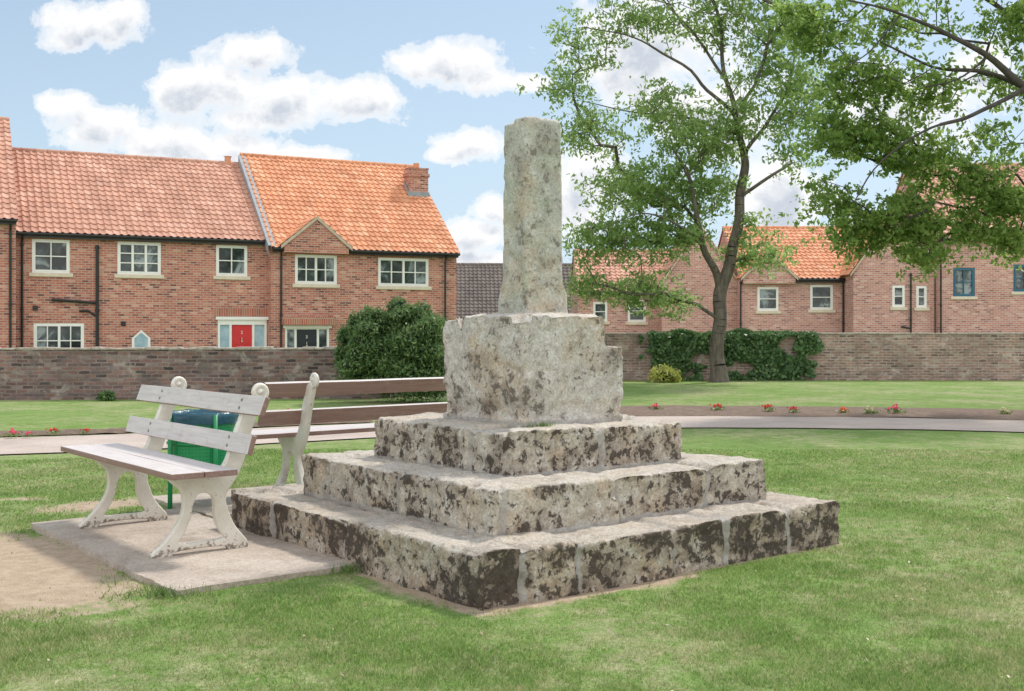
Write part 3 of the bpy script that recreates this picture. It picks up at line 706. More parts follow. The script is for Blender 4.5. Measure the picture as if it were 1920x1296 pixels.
up2=[f2.rect(553,478,632,533),f2.rect(709,484,804,537)]
d2=f2.rect(534,611,617,690); d2=(d2[0],d2[1],0,d2[3])
GY=-.285; gx0,gx1=f2.x(533,GY),f2.x(654,GY); ga=f2.z(593,409,GY); gm=(gx0+gx1)/2; E2=4.70; gb0=E2-.30
def we(w):
    w.face([(gx0,GY,gb0),(gx1,GY,gb0),(gx1,GY,E2-.04),(gm,GY,ga-.08),(gx0,GY,E2-.04)])
    w.face([(gx0,0,gb0),(gx0,GY,gb0),(gx0,GY,E2-.04),(gx0,0,E2-.04)]); w.face([(gx1,GY,gb0),(gx1,0,gb0),(gx1,0,E2-.04),(gx1,GY,E2-.04)])
    w.face([(gx0,-.002,gb0),(gx1,-.002,gb0),(gx1,GY,gb0),(gx0,GY,gb0)])
def re_(r):
    s_=(ga-E2)/((gx1-gx0)/2)
    pantile(r,(gx0-.12,2.2,E2-.10),(gx0-.12,GY-.05,E2-.10),(gm,GY-.05,ga),(gm,2.2,ga),seed=31)
    pantile(r,(gx1+.12,GY-.05,E2-.10),(gx1+.12,2.2,E2-.10),(gm,2.2,ga),(gm,GY-.05,ga),seed=32)
    for sx in (gx0-.13,gx1+.13):
        r.face([(sx,GY-.06,E2-.18),(gm,GY-.06,ga-.06),(gm,GY-.06,ga+.07),(sx,GY-.06,E2-.05)],1)
        r.face([(sx,GY-.06,E2-.18),(gm,GY-.06,ga-.06),(gm,GY,ga-.06),(sx,GY,E2-.18)],1)
h2,ro2=house('brick_house','brick terraced house with bright orange roof, small gable and square chimney, beside the bush',O2,TH,W2,9.,E2,8.5,up2+[d2],M['brick_new'],M['tile_b'],we,re_,seed=2,gaps=((gx0-.05,gx1+.05),))
window(h2,up2[0],0,2,2,2); window(h2,up2[1],0,2,2,2)
door(h2,d2,0,M['darkdoor'],(.26,.72),'dark front door under a brick lintel',"3",.13)
q=MB(); q.box(d2[0]-.15,d2[1]+.15,-.30,-.001,d2[3]+.03,d2[3]+.34,0); q.build('brick_lintel',M['soldier'],h2)
for r in up2:
    q=MB(); q.box(r[0]-.12,r[1]+.12,-.026,-.013,r[3]+.004,r[3]+.15); q.build('brick_lintel',M['soldier'],h2)
pipe(h2,[(f2.x(524),-.27,4.45),(f2.x(526),-.1,4.25),(f2.x(526),-.08,0)]); pipe(h2,[(f2.x(833),-.27,4.45),(f2.x(833),-.1,4.25),(f2.x(833),-.08,0)])
q=MB(); s2=(8.5-E2)/4.5
q.face([(-.16,-.2,E2-.2*s2+.10),(.12,-.2,E2-.2*s2+.10),(.12,4.4,8.5+.02),(-.16,4.4,8.5+.02)]); q.face([(-.16,-.2,E2-.2*s2-.3),(-.16,-.2,E2-.2*s2+.10),(-.16,4.4,8.52),(-.16,4.4,8.0)]); q.build('lead_flashing',M['lead'],ro2)
cyy=2.75; cx0,cx1=f2.x(768,cyy),f2.x(803,cyy); ct=f2.z(785,317,cyy)
c=MB(); c.box(cx0,cx1,cyy,cyy+.6,5.9,ct); c.box(cx0-.045,cx1+.045,cyy-.045,cyy+.645,ct-.32,ct-.19); c.box(cx0-.02,cx1+.02,cyy-.02,cyy+.62,ct+.002,ct+.05)
c=c.build('chimney',M['brick_new'],ro2)
q=MB(); q.tube([((cx0+cx1)/2,cyy+.3,ct+.03),((cx0+cx1)/2,cyy+.3,ct+.27)],[.14,.12],12); q.build('chimney_pot',M['tile_b'],c)
q=MB(); zz=E2+cyy*s2; q.box(cx0-.08,cx1+.03,cyy-.06,cyy-.003,zz-.05,zz+.24); 
q.face([(cx0-.03,cyy-.05,zz+.26),(cx0-.03,cyy-.05,zz-.05),(cx0-.03,cyy+.6,zz+.6*s2-.05),(cx0-.03,cyy+.6,zz+.6*s2+.28)]); q.build('flashing',M['lead'],c)
O0=P0+d_*(-12.5)+n_*.8; f0=HF(O0,TH)
h0,_=house('brick_house','taller brick house cut off by the left edge of the photo',O0,TH,8.37,9.6,5.3,9.2,[],M['brick_new'],M['tile_a'],seed=3,ridge_y=4.8)
pipe(h0,[(8.2,-.27,5.0),(8.2,-.1,4.8),(8.2,-.08,0)])
Od=Vector((P(850,0,62).x,62.)); fd=HF(Od,0.05)
hd,_=house('low_building','low building with dark tiled roof seen left of the cross shaft',Od,.05,7.6,7.,fd.z(900,592),fd.z(900,503)+.35,[],M['brick_soft'],M['tile_dark'],seed=4)
# ---- right hand houses
def gwing(w,r,x0,x1,y0,y1,ev,ap,rects,seed,bm=0,oh=.12):
    xm=(x0+x1)/2; facade(w,x0,x1,-.1,ev,y0,rects,bm); w.face([(x0,y0,ev),(x1,y0,ev),(xm,y0,ap)],bm)
    w.face([(x0,y1,-.1),(x0,y0,-.1),(x0,y0,ev),(x0,y1,ev)],bm); w.face([(x1,y0,-.1),(x1,y1,-.1),(x1,y1,ev),(x1,y0,ev)],bm)
def groof(r,x0,x1,y0,y1,ev,ap,seed,oh=.15):
    xm=(x0+x1)/2; s_=(ap-ev)/(xm-x0)
    pantile(r,(x0-oh,y1,ev-oh*s_),(x0-oh,y0-.08,ev-oh*s_),(xm,y0-.08,ap),(xm,y1,ap),seed=seed)
    pantile(r,(x1+oh,y0-.08,ev-oh*s_),(x1+oh,y1,ev-oh*s_),(xm,y1,ap),(xm,y0-.08,ap),seed=seed+1)
    for sx in (x0-oh,x1+oh): r.face([(sx,y0-.09,ev-oh*s_-.06),(xm,y0-.09,ap-.04),(xm,y0-.09,ap+.08),(sx,y0-.09,ev-oh*s_+.06)],1)
Oa=Vector((P(1084,0,52).x,52.)); fa=HF(Oa,0); Wa=fa.x(1300); ea=3.4
ra=[fa.rect(1112,566,1139,603),fa.rect(1177,562,1211,604)]
gx=(fa.x(1241,-1.2),fa.x(1385,-1.2))
ha,_=house('brick_house','brick house with orange roof and plain gable end behind the tree trunk',Oa,0,Wa,6.6,ea,5.35,ra,M['brick_soft'],M['tile_a'],
   lambda w:gwing(w,None,gx[0],gx[1],-1.2,5.,3.7,6.1,[],40),lambda r:groof(r,gx[0],gx[1],-1.2,5.,3.7,6.1,41),seed=5)
for r in ra: window(ha,r,0,1,2,1)
pipe(ha,[(fa.x(1241,-.1),-.1,3.2),(fa.x(1241,-.1),-.1,0)])
Ob=Vector((P(1389,0,50).x,50.)); fb=HF(Ob,0); Wb=fb.x(1750); eb=3.9
rb=[fb.rect(1420,538,1460,583),fb.rect(1519,534,1562,581)]
gb=(fb.x(1391),fb.x(1489)); gc=(fb.x(1600,-1.4),fb.x(1752,-1.4)); rc=[fb.rect(1673,535,1697,576,-1.4),fb.rect(1718,536,1738,577,-1.4)]
def wb(w):
    xm=(gb[0]+gb[1])/2; w.face([(gb[0],-.26,eb-.3),(gb[1],-.26,eb-.3),(gb[1],-.26,eb),(xm,-.26,4.85),(gb[0],-.26,eb)])
    w.face([(gb[0],-.002,eb-.3),(gb[1],-.002,eb-.3),(gb[1],-.26,eb-.3),(gb[0],-.26,eb-.3)])
    gwing(w,None,gc[0],gc[1],-1.4,4.,4.1,6.5,rc,50)
def rbf(r): groof(r,gb[0],gb[1],-.26,2.6,eb-.02,4.95,51,.1); groof(r,gc[0],gc[1],-1.4,4.5,4.1,6.5,53)
hb,_=house('brick_house','brick house with twin white windows, orange roof and two gables, right of the tree trunk',Ob,0,Wb,8.,eb,6.35,rb,M['brick_soft'],M['tile_b'],wb,rbf,seed=6,gaps=((gb[0]-.1,gb[1]+.05),))
for r in rb: window(hb,r,0,1,2,1)
for r in rc: window(hb,r,-1.4,1,2,1)
for px_ in (1388,1580): pipe(hb,[(fb.x(px_),-.1,3.7),(fb.x(px_),-.1,0)])
pipe(hb,[(fb.x(1708,-1.5),-1.5,fb.z(1708,515)),(fb.x(1708,-1.5),-1.5,0)])
pipe(hb,[(fb.x(1690,-1.5),-1.5,fb.z(1690,613)),(fb.x(1708,-1.5),-1.5,fb.z(1708,616))])
Oc=Vector((P(1760,0,48.3).x,48.3)); fc=HF(Oc,0)
rc2=[fc.rect(1787,502,1828,556),fc.rect(1900,496,1946,547)]
hc,_=house('brick_house','brick house with dark blue window frames at the right edge',Oc,0,8.,8.,fc.z(1850,440),fc.z(1850,325)+.9,rc2,M['brick_soft'],M['tile_a'],seed=8)
for r in rc2: window(hc,r,0,2,2,1,fm=M['bluedk'])
pipe(hc,[(.05,-.12,5.2),(.05,-.12,0)])

# ------------------------------------------------------------------ boundary walls
def garden_wall(label,p0,p1,h,t,bm,seed):
    p0,p1=Vector(p0),Vector(p1); L=(p1-p0).length; th=math.atan2((p1-p0).y,(p1-p0).x)
    T=thing('boundary_wall',label,'wall',(p0.x,p0.y,0),th)
    R=random.Random(seed); w=MB(); n=int(L/.2); nzz=10
    def pt(i,k,side):
        x=L*i/n; z=-.1+(h+.1)*k/nzz; return (x,side*t/2+side*(.035*noise.noise(Vector((x*1.1,z*2.5,seed)))+.02*noise.noise(Vector((x*4,z*7,seed)))),z)
    for side in (-1,1):
        g=[[w.add([pt(i,k,side)]) for k in range(nzz+1)] for i in range(n+1)]
        for i in range(n):
            for k in range(nzz):
                q=[g[i][k],g[i+1][k],g[i+1][k+1],g[i][k+1]]
                w.f.append(q if side<0 else q[::-1]); w.m.append(0)
                w.uv.append([(w.v[v_][0],w.v[v_][2]) for v_ in w.f[-1]])
    w.box(-.001,.0,-t/2,t/2,-.1,h); w.box(L,L+.001,-t/2,t/2,-.1,h)
    w.build('brickwork',bm,T)
    c=MB(); x=0
    while x<L:
        l=R.uniform(.12,.40); b2=R.uniform(0,.035); 
        c.box(x+.002,min(L,x+l)-.002,-t/2-.02-R.uniform(0,.02),t/2+.03,h-.005,h+.028+b2); x+=l
    c.build('coping',M['coping'],T,bevel=.012)
    return T
garden_wall('dark weathered brick boundary wall below the terraced houses on the left',(-24,25.2),(-3.0,26.4),1.12,.35,M['brick_old'],1)
garden_wall('short brick wall running back behind the bush',(-3.0,26.45),(.6,35.7),1.25,.35,M['brick_old'],2)
garden_wall('paler brick boundary wall with ivy on the right',(.4,36.0),(34,36.0),1.44,.35,M['brick_old2'],3)

# ------------------------------------------------------------------ trees
def tree(name,label,limbs,blobs,Y0,natt,nleaf,L,W,leafm,barkm,bf=.35,dep=1.,spread=.36,tipr=.008,gap=-.1):
    pos=[];par=[];minr=[]
    def addn(p,pa,r): pos.append(p); par.append(pa); minr.append(r); return len(pos)-1
    base=P(*limbs[0][0][:2],Y0+limbs[0][0][2])
    for li,lim in enumerate(limbs):
        pts=[P(q[0],q[1],Y0+q[2]) for q in lim]; rad=[q[3] for q in lim]
        sm=catmull(pts,5); pa=-1
        if li>0:
            pa=min(range(len(pos)),key=lambda k:(pos[k]-sm[0]).length); sm=sm[1:]
        for k,p in enumerate(sm):
            f=min(len(rad)-1.001,(k+(1 if li>0 else 0))/5); r=rad[int(f)]*(1-f%1)+rad[int(f)+1]*(f%1)
            if li>0 or k>3: p=p+Vector((noise.noise(p*.9),noise.noise(p*.9+Vector((9,0,0))),0))*.16
            pa=addn(p,pa,r)
    nseed=len(pos); B=[]
    wts=np.array([b_[2]*b_[3]*(b_[4] if len(b_)>4 else 1) for b_ in blobs]); wts=wts/wts.sum()
    for b_,w_ in zip(blobs,wts):
        k=int(natt*w_)+1; m_=0
        while m_<k:
            v=rng.normal(size=3); v/=np.linalg.norm(v); v*=rng.random()**.4
            p=P(b_[0]+v[0]*b_[2],b_[1]+v[1]*b_[3],Y0); dy=v[2]*b_[2]/F*Y0*dep
            p.y+=dy
            if noise.noise(p*.75)<gap: 
                if rng.random()<.9: m_+=.12; continue
            B.append(p); m_+=1
    A_=np.array([tuple(p) for p in B]); n=len(A_)
    PP=np.array([tuple(p) for p in pos]); pl=np.zeros(nseed)
    for i in range(nseed):
        if par[i]>=0: pl[i]=pl[par[i]]+np.linalg.norm(PP[i]-PP[par[i]])
    PP=list(PP); pl=list(pl)
    best=np.full(n,1e9); bp=np.zeros(n,int); done=np.zeros(n,bool)
    for i in range(6,nseed):
        c_=np.linalg.norm(A_-PP[i],axis=1)+bf*pl[i]; m_=c_<best; best[m_]=c_[m_]; bp[m_]=i
    for _ in range(n):
        j=int(np.argmin(np.where(done,1e9,best))); done[j]=True; pa=int(bp[j])
        a_=Vector(PP[pa]); c_=Vector(A_[j]); Ld=(c_-a_).length
        if Ld>.7:
            ns=int(Ld/.45)
            for q in range(1,ns):
                m2=a_.lerp(c_,q/ns)+Vector((noise.noise(a_+Vector((q,0,0)))*.12,noise.noise(c_+Vector((0,q,0)))*.12,.10*math.sin(math.pi*q/ns)*Ld*.6))
                pa=addn(m2,pa,0); PP.append(np.array(m2)); pl.append(pl[par[-1]]+Ld/ns)
        i=addn(c_,pa,0); PP.append(A_[j]); pl.append(pl[pa]+.4)
        cc=np.linalg.norm(A_-A_[j],axis=1)+bf*pl[i]; m_=(cc<best)&(~done); best[m_]=cc[m_]; bp[m_]=i
    N=len(pos); acc=np.zeros(N); rad=np.zeros(N); E=2.3
    for i in range(N-1,-1,-1):
        r=max(acc[i]**(1/E) if acc[i]>0 else tipr,tipr)
        if i<nseed: r=minr[i]
        rad[i]=r
        if par[i]>=0: acc[par[i]]+=r**E
    for i in range(nseed,N): rad[i]=min(rad[i],.55*rad[par[i]] if par[i]<nseed else rad[par[i]])
    T=thing(name,label,'tree',(base.x,base.y,0)); inv=Vector((base.x,base.y,0))
    tb=MB()
    for i in range(N):
        if par[i]<0: continue
        p=par[i]; a_=Vector(pos[p])-inv; c_=Vector(pos[i])-inv; r0=rad[p] if (i<nseed) else min(rad[p],rad[i]*1.25)
        tb.tube([a_,c_],[r0,rad[i]],12 if rad[i]>.09 else (6 if rad[i]>.03 else 4),caps=False)
    tb.tube([Vector((0,0,-.15)),Vector((0,0,.03)),Vector((0,0,.35))],[rad[0]*1.4,rad[0]*1.22,rad[0]*.98],14,caps=False)
    tb.build('trunk',barkm,T,smooth=True)
    k=max(2,int(nleaf/n/9)); sub=np.repeat(A_,k,axis=0); sub=sub+rng.normal(size=sub.shape)*np.array((spread,spread,spread*.6))
    tips=np.repeat(sub,9,axis=0); off=rng.normal(size=tips.shape)*np.array((.42,.42,.26))*spread*.8; off[:,2]-=.05
    C=tips+off-np.array(inv)
    leafmesh('crown',C,L,W,leafm,T,droop=.45)
    return T
lim1=[[(1348,716,0,.25),(1346,660,0,.215),(1350,600,0,.20),(1353,545,0,.20),(1372,480,0,.165),(1385,400,0,.15),(1392,330,.2,.135),(1393,290,.2,.115),(1381,220,.3,.085),(1362,150,.3,.065),(1350,60,.2,.05),(1330,-40,0,.04),(1320,-120,0,.03)],
 [(1353,545,0,.13),(1335,500,-.2,.115),(1318,460,-.3,.095),(1308,400,-.5,.07),(1288,330,-.6,.05),(1260,280,-.8,.03)],
 [(1388,370,0,.06),(1430,340,-.3,.05),(1480,305,-.6,.035)],
 [(1393,290,0,.07),(1440,225,.5,.055),(1478,150,.8,.04),(1500,60,1,.028)],
 [(1381,220,.3,.06),(1330,170,0,.05),(1260,110,-.4,.038),(1180,70,-.6,.026),(1100,50,-.8,.018)],
 [(1362,150,.3,.05),(1300,60,.6,.038),(1240,-10,.9,.026)],
 [(1318,460,-.3,.045),(1270,420,-.7,.037),(1200,400,-1.,.026),(1130,430,-1.1,.016)],
 [(1362,250,.3,.042),(1280,220,.3,.034),(1190,210,.5,.022),(1090,190,.5,.016)]]
bl1=[(1085,90,75,55,.5),(1045,180,50,35,.8),(1180,40,90,45,.5),(1330,20,130,55,.6),(1450,60,110,75,.9),(1480,180,75,70,1.0),(1240,200,90,45,.7),(1120,250,75,40,1.),(1300,260,100,55,1.2),(1400,190,60,60,.7),
 (1180,350,95,50,1.3),(1290,360,80,55,1.2),(1105,450,50,45,1.3),(1210,450,80,45,1.3),(1300,440,55,35,.9),(1112,535,38,32,1.3),(1200,545,55,38,1.4),(1250,565,35,25,1),(1430,480,50,32,1.2),(1400,430,35,40,.7),(1500,290,40,40,.7),(1380,330,40,40,.5),
 (1250,-80,190,70,.4),(1420,-90,180,90,.5),(1330,-190,150,80,.4)]
tree('tree','tall loose tree with slender forked trunk standing before the ivy covered wall',lim1,bl1,34.6,1600,50000,.175,.072,M['leaf1'],M['bark'],dep=1.0,spread=.32,tipr=.008,gap=-.02)
lim2=[[(2150,725,0,.36),(2140,600,0,.32),(2120,480,0,.29),(2090,350,0,.24),(2040,230,0,.17),(1990,120,0,.11),(1960,0,0,.07),(1930,-100,0,.04)],
 [(2090,350,0,.14),(2000,230,-.5,.10),(1920,165,-.8,.075),(1850,105,-1,.055),(1780,65,-1,.04),(1690,25,-1,.028),(1600,0,-1,.018)],
 [(1920,165,-.8,.05),(1850,135,-.6,.04),(1750,125,-.4,.03),(1650,80,-.2,.018)],
 [(2110,430,0,.07),(1990,370,.5,.05),(1900,375,.8,.035),(1800,372,.9,.02)],
 [(1920,165,-.8,.05),(1830,215,-1.2,.038),(1740,240,-1.4,.03),(1660,300,-1.5,.02),(1600,380,-1.5,.013)],
 [(1990,120,0,.07),(1900,40,.3,.05),(1810,-30,.5,.04),(1700,-60,.6,.025)],
 [(1850,105,-1,.03),(1800,150,-.8,.022),(1740,165,-.6,.016)],[(1690,25,-1,.022),(1640,90,-1,.017),(1580,130,-1,.012)]]
bl2=[(1560,60,85,55,.7),(1700,30,110,45,.6),(1850,50,90,45,.7),(1500,20,50,50,.5),(1600,150,80,55,.8),(1740,170,90,50,.6),(1880,150,60,45,.5),(1890,270,55,50,.8),(1560,255,60,55,.9),(1650,270,80,55,1.0),(1770,300,80,50,.9),(1545,375,55,45,1.2),(1600,430,75,45,1.3),(1700,410,60,60,1.2),(1740,470,40,30,1.1),(1810,420,50,35,1.1),(1885,440,45,40,1.1),(1850,350,70,40,1.0),(1915,370,40,45,1.1),
 (1700,-80,200,60,.3),(1950,-80,150,90,.3),(2050,100,110,90,.4),(2080,300,100,110,.4),(2200,50,120,120,.3),(2230,300,110,120,.3)]
tree('tree','leafy overhanging tree whose boughs reach in from the upper right corner',lim2,bl2,22.,1600,50000,.12,.064,M['leaf2'],M['bark2'],dep=.9,spread=.19,tipr=.005,gap=-.03)

# ------------------------------------------------------------------ bush, ivy, shrubs
def bush(name,label,cat,Y,blobs,nl,L,W,lm,inner=.8):
    cx=sum(b_[0] for b_ in blobs)/len(blobs); base=P(cx,0,Y); T=thing(name,label,cat,(base.x,Y,0))
    C=[]; core=bmesh.new()
    E=[]
    for (px,py,rx,ry,dy) in blobs:
        c=P(px,py,Y); c.y+=dy; E.append((c,rx/F*Y,ry/F*Y))
    tot=sum(e[1]*e[2] for e in E)
    for (c,rx,rz) in E:
        k=int(nl*rx*rz/tot); v=rng.normal(size=(k,3)); v/=np.linalg.norm(v,axis=1)[:,None]
        v*=(1+.13*rng.normal(size=(k,1)))*np.array([[1+.30*noise.noise(Vector(q)*3.2+c)+.14*noise.noise(Vector(q)*9+c)] for q in v])
        pts=np.array(c)+v*np.array((rx,rx*.9,rz)); C.append(pts[pts[:,2]>.0])
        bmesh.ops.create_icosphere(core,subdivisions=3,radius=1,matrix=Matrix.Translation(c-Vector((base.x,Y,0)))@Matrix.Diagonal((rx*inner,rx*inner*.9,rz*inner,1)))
    me=bpy.data.meshes.new('shade_core'); core.to_mesh(me); link('shade_core',me,M['bushcore'],T)  # solid dark lumps painted as the shaded inside of the foliage
    C=np.concatenate(C)-np.array((base.x,Y,0)); leafmesh('foliage',C,L,W,lm,T,droop=-.5)
    return T
bb=[(695,650,50,54,0),(775,648,58,54,-.1),(740,625,58,36,.1),(690,690,50,38,-.1),(760,695,72,46,-.2),(828,655,30,50,.1),(812,700,44,42,0),(700,610,36,26,0),(790,608,36,24,0)]
rb_=random.Random(4)
for i in range(30):
    t=rb_.uniform(-.15,math.pi+.15); bb.append((742+math.cos(t)*rb_.uniform(72,102),655-math.copysign(abs(math.sin(t))**.6,math.sin(t))*rb_.uniform(54,82),rb_.uniform(8,20),rb_.uniform(8,20),rb_.uniform(-.5,.3)))
for i in range(16): bb.append((rb_.uniform(665,830),rb_.uniform(605,700),rb_.uniform(14,26),rb_.uniform(12,24),-.75))
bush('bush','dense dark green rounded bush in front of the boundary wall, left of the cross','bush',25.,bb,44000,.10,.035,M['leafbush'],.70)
def ivy(label,boxes,n):
    C=[]
    tot=sum((b_[1]-b_[0])*(b_[3]-b_[2]) for b_ in boxes)
    for (x0,x1,z0,z1) in boxes:
        k=int(n*(x1-x0)*(z1-z0)/tot); x=rng.uniform(x0-.35,x1+.35,k); z=rng.uniform(z0,z1,k)
        keep=np.array([1.0*noise.noise(Vector((a_*1.1,0,c_*1.3)))+.6*noise.noise(Vector((a_*3.5,3,c_*3.5)))+1.0*min(a_-x0,x1-a_,.35)+.25*(c_-.7)>-.12 for a_,c_ in zip(x,z)])
        y=36-.19-np.abs(rng.normal(size=k))*.09-np.array([.22*max(0,noise.noise(Vector((a_*1.8,5,c_*1.8)))) for a_,c_ in zip(x,z)])
        C.append(np.stack([x,y,z],1)[keep])
        kt=k//6; xt=rng.uniform(x0,x1,kt); C.append(np.stack([xt,rng.uniform(35.70,36.2,kt),z1+rng.uniform(-.08,.05,kt)+np.array([.14*noise.noise(Vector((a_*1.6,0,2))) for a_ in xt])],1))
    C=np.concatenate(C); o=leafmesh('ivy',C-np.array((boxes[0][0],36,0)),.12,.10,M['leafivy'],None,droop=.6,facing=(0,-1.6,.5)); o.location=(boxes[0][0],36,0)
    tag(o,label,'ivy')
X=lambda px,Y=35.8:(px-CX)/F*Y
ivy('dark ivy draped over the brick wall left of the tree trunk',[(X(1220),X(1335),.35,1.47),(X(1240),X(1325),0,.5)],7500)
ivy('dark ivy draped over the brick wall right of the tree trunk',[(X(1362),X(1486),0,1.47),(X(1480),X(1526),.9,1.47),(X(1503),X(1525),.1,1.),(X(1470),X(1510),0,.35)],9500)
bush('shrub','low yellow green shrub at the foot of the ivy wall','shrub',34.4,[(1244,704,24,16,0),(1262,708,14,10,0)],900,.13,.05,M['leafyel'],.6)
bush('shrub','small weedy clump at the foot of the left boundary wall','shrub',25.4,[(200,744,14,9,0)],500,.10,.04,M['leafbush'],.5)

# ------------------------------------------------------------------ bedding plants
def flower_mat(nm,c): return foliage(nm,tuple(x*.7 for x in c),c,tuple(min(1,x*1.2) for x in c),.2)
FM={'red':flower_mat('petal_red',(.66,.02,.025)),'pink':flower_mat('petal_pink',(.78,.09,.18)),'orange':flower_mat('petal_orange',(.78,.12,.04)),'white':flower_mat('petal_cream',(.62,.55,.32))}
M['leafbed']=foliage('leaf_bedding',(.06,.12,.03),(.12,.20,.05),(.22,.30,.10),.2)
def proto(col):
    T=thing('bedding_plant','x','flower')
    v=rng.normal(size=(70,3))*np.array((.065,.065,.022))+np.array((0,0,.035)); v[:,2]=np.abs(v[:,2]); leafmesh('foliage',v,.05,.03,M['leafbed'],T)
    v=rng.normal(size=(20,3))*np.array((.05,.05,.018))+np.array((0,-.02,.085)); leafmesh('blossoms',v,.055,.05,FM[col],T,droop=0)
    return T
pr={c:proto(c) for c in FM}; usedp=set()
spots=[(1345,'red',773),(1440,'red',775),(1487,'red',777),(1583,'orange',777),(1633,'white',779),(1680,'pink',778),(1885,'white',781),(1230,'pink',772),
 (22,'pink',823),(55,'pink',822),(100,'red',818),(160,'red',817),(610,'red',778),(540,'pink',783)]
place={1345:'red bedding plant nearest to the cross among the red ones in the right bed',1440:'red bedding plant in the right bed, one to the left of its closest red neighbour',1487:'red bedding plant in the right bed, last red one before the orange one',1583:'orange bedding plant alone of its colour in the right bed',1633:'cream bedding plant between the orange and the pink ones in the right bed',1680:'pink bedding plant just right of a cream one in the right bed',1885:'cream bedding plant at the right edge of the photo',1230:'pink bedding plant nearest to the cross in the right bed',
 22:'pink bedding plant at the left edge of the photo',55:'second pink bedding plant from the left edge of the photo',100:'red bedding plant left of another red one, beyond the path on the left',160:'red bedding plant beyond the path, closest to the pale bench on its left',610:'red bedding plant seen through the brown bench',540:'pink bedding plant seen through the brown bench'}
for (px,c,py) in spots:
    o=pr[c] if c not in usedp else copy_tree(pr[c]); usedp.add(c)
    Y=F*H/(py-HY); q=P(px,py,Y); o.location=(q.x,q.y,.03); o.rotation_euler=(0,0,rng.uniform(0,6)); sc=rng.uniform(.8,1.15)*(.75 if px<400 else 1); o.scale=(sc,sc,sc*rng.uniform(.9,1.2))
    o['label']=place[px]; o['group']='bedding plants in the flower beds'

# ------------------------------------------------------------------ grass and litter (stuff)
n=480000
Yv=np.exp(rng.uniform(np.log(4.4),np.log(15.),n)); Xv=rng.uniform(-1,1,n)*(.49*Yv+.4)
a_=(Xv-MC.x)*AV.x+(Yv-MC.y)*AV.y; b2=(Xv-MC.x)*BV.x+(Yv-MC.y)*BV.y
keep=~((np.abs(a_)<1.66)&(np.abs(b2)<1.66)); keep&=~((a_>SA0-.005)&(a_<SA1+.01)&(b2>SB0-.01)&(b2<SB1+.05)); keep&=~((a_>2.2)&(a_<3.6)&(b2>-1.55)&(b2<1.1))
pcn=np.array([(p.x,p.y) for p in pathc])
idx=np.where(keep)[0]
dr_=np.array([dirt(float(Xv[i]),float(Yv[i])) if -5.5<Xv[i]<4.5 else 0 for i in idx])
thin=np.array([.7*noise.noise(Vector((Xv[i]*1.1,Yv[i]*1.1,4)))+.5*noise.noise(Vector((Xv[i]*5,Yv[i]*5,1)))+.4*noise.noise(Vector((Xv[i]*17,Yv[i]*17,1))) for i in idx])
kk=(rng.random(len(idx))>dr_*1.6+.9*np.clip(-thin,-.5,.6)*(dr_>.05))&(rng.random(len(idx))>np.clip(-thin*1.1,0,.8))
idx=idx[kk]; thin=thin[kk]
far=Yv[idx]>12.5
dmin=np.full(len(idx),9.)
if far.any():
    Q=np.stack([Xv[idx][far],Yv[idx][far]],1); dmin[far]=np.min(np.linalg.norm(Q[:,None,:]-pcn[None],axis=2),axis=1)
ok=dmin>1.75; idx=idx[ok]; thin=thin[ok]
x=Xv[idx]; y=Yv[idx]; m_=len(x)
hh=rng.uniform(.008,.022,m_)*(1+.7*np.clip(thin,-.5,1)); ww=.0022*(y/4.7)**.9*rng.uniform(.7,1.4,m_); az=rng.uniform(0,2*np.pi,m_); ln=rng.uniform(.1,1.6,m_)*hh; la=rng.uniform(0,2*np.pi,m_)
z0=-.014
V=np.zeros((m_,3,3)); V[:,0]=np.stack([x-ww*np.cos(az),y-ww*np.sin(az),np.full(m_,z0)],1); V[:,1]=np.stack([x+ww*np.cos(az),y+ww*np.sin(az),np.full(m_,z0)],1); V[:,2]=np.stack([x+ln*np.cos(la),y+ln*np.sin(la),z0+hh+.006],1)
me=bpy.data.meshes.new('grass'); me.vertices.add(3*m_); me.vertices.foreach_set('co',V.ravel().astype(np.float32)); me.loops.add(3*m_); me.loops.foreach_set('vertex_index',np.arange(3*m_,dtype=np.int32)); me.polygons.add(m_); me.polygons.foreach_set('loop_start',np.arange(0,3*m_,3,dtype=np.int32)); me.update(calc_edges=True)
tag(link('grass',me,M['blade']),'short mown grass blades of the near lawn','grass',kind='stuff')
k=420; y=np.exp(rng.uniform(np.log(4.5),np.log(14.),k)); x=rng.uniform(-1,1,k)*(.48*y+.2)
C=np.stack([x,y,np.full(k,.010)],1)
a_=(x-MC.x)*AV.x+(y-MC.y)*AV.y; b2=(x-MC.x)*BV.x+(y-MC.y)*BV.y; C=C[~((np.abs(a_)<1.7)&(np.abs(b2)<1.7))]
o=leafmesh('fallen_leaves',C,.026,.014,M['litter'],None,droop=0,facing=(0,0,3)); tag(o,'small dry brown leaves and twigs scattered over the lawn','leaves',kind='stuff')
def tuft(label,loc,n,r,h):
    V=[];Ff=[]
    for i in range(n):
        t=random.uniform(0,6.28); q=abs(random.gauss(0,r)); x,y=q*math.cos(t)*1.6,q*math.sin(t); l=random.uniform(.5,1.2)*h; w=.004; t2=random.uniform(0,6.28)
        k=len(V); V+=[(x-w*math.cos(t2),y-w*math.sin(t2),0),(x+w*math.cos(t2),y+w*math.sin(t2),0),(x+random.uniform(-1,1)*h*.7,y+random.uniform(-1,1)*h*.7,l)]; Ff.append([k,k+1,k+2])
    me=bpy.data.meshes.new('grass_tuft'); me.from_pydata(V,[],Ff); o=link('grass_tuft',me,M['leafbed']); o.location=loc; tag(o,label,'grass tuft')
q=abpt(-.62,-.36,.87); tuft('small green tuft growing on the third step below the socket stone',q,160,.05,.05)
q=abpt(-.20,-2.9,0); tuft('green weeds at the near left corner of the concrete slab',q,220,.10,.06)
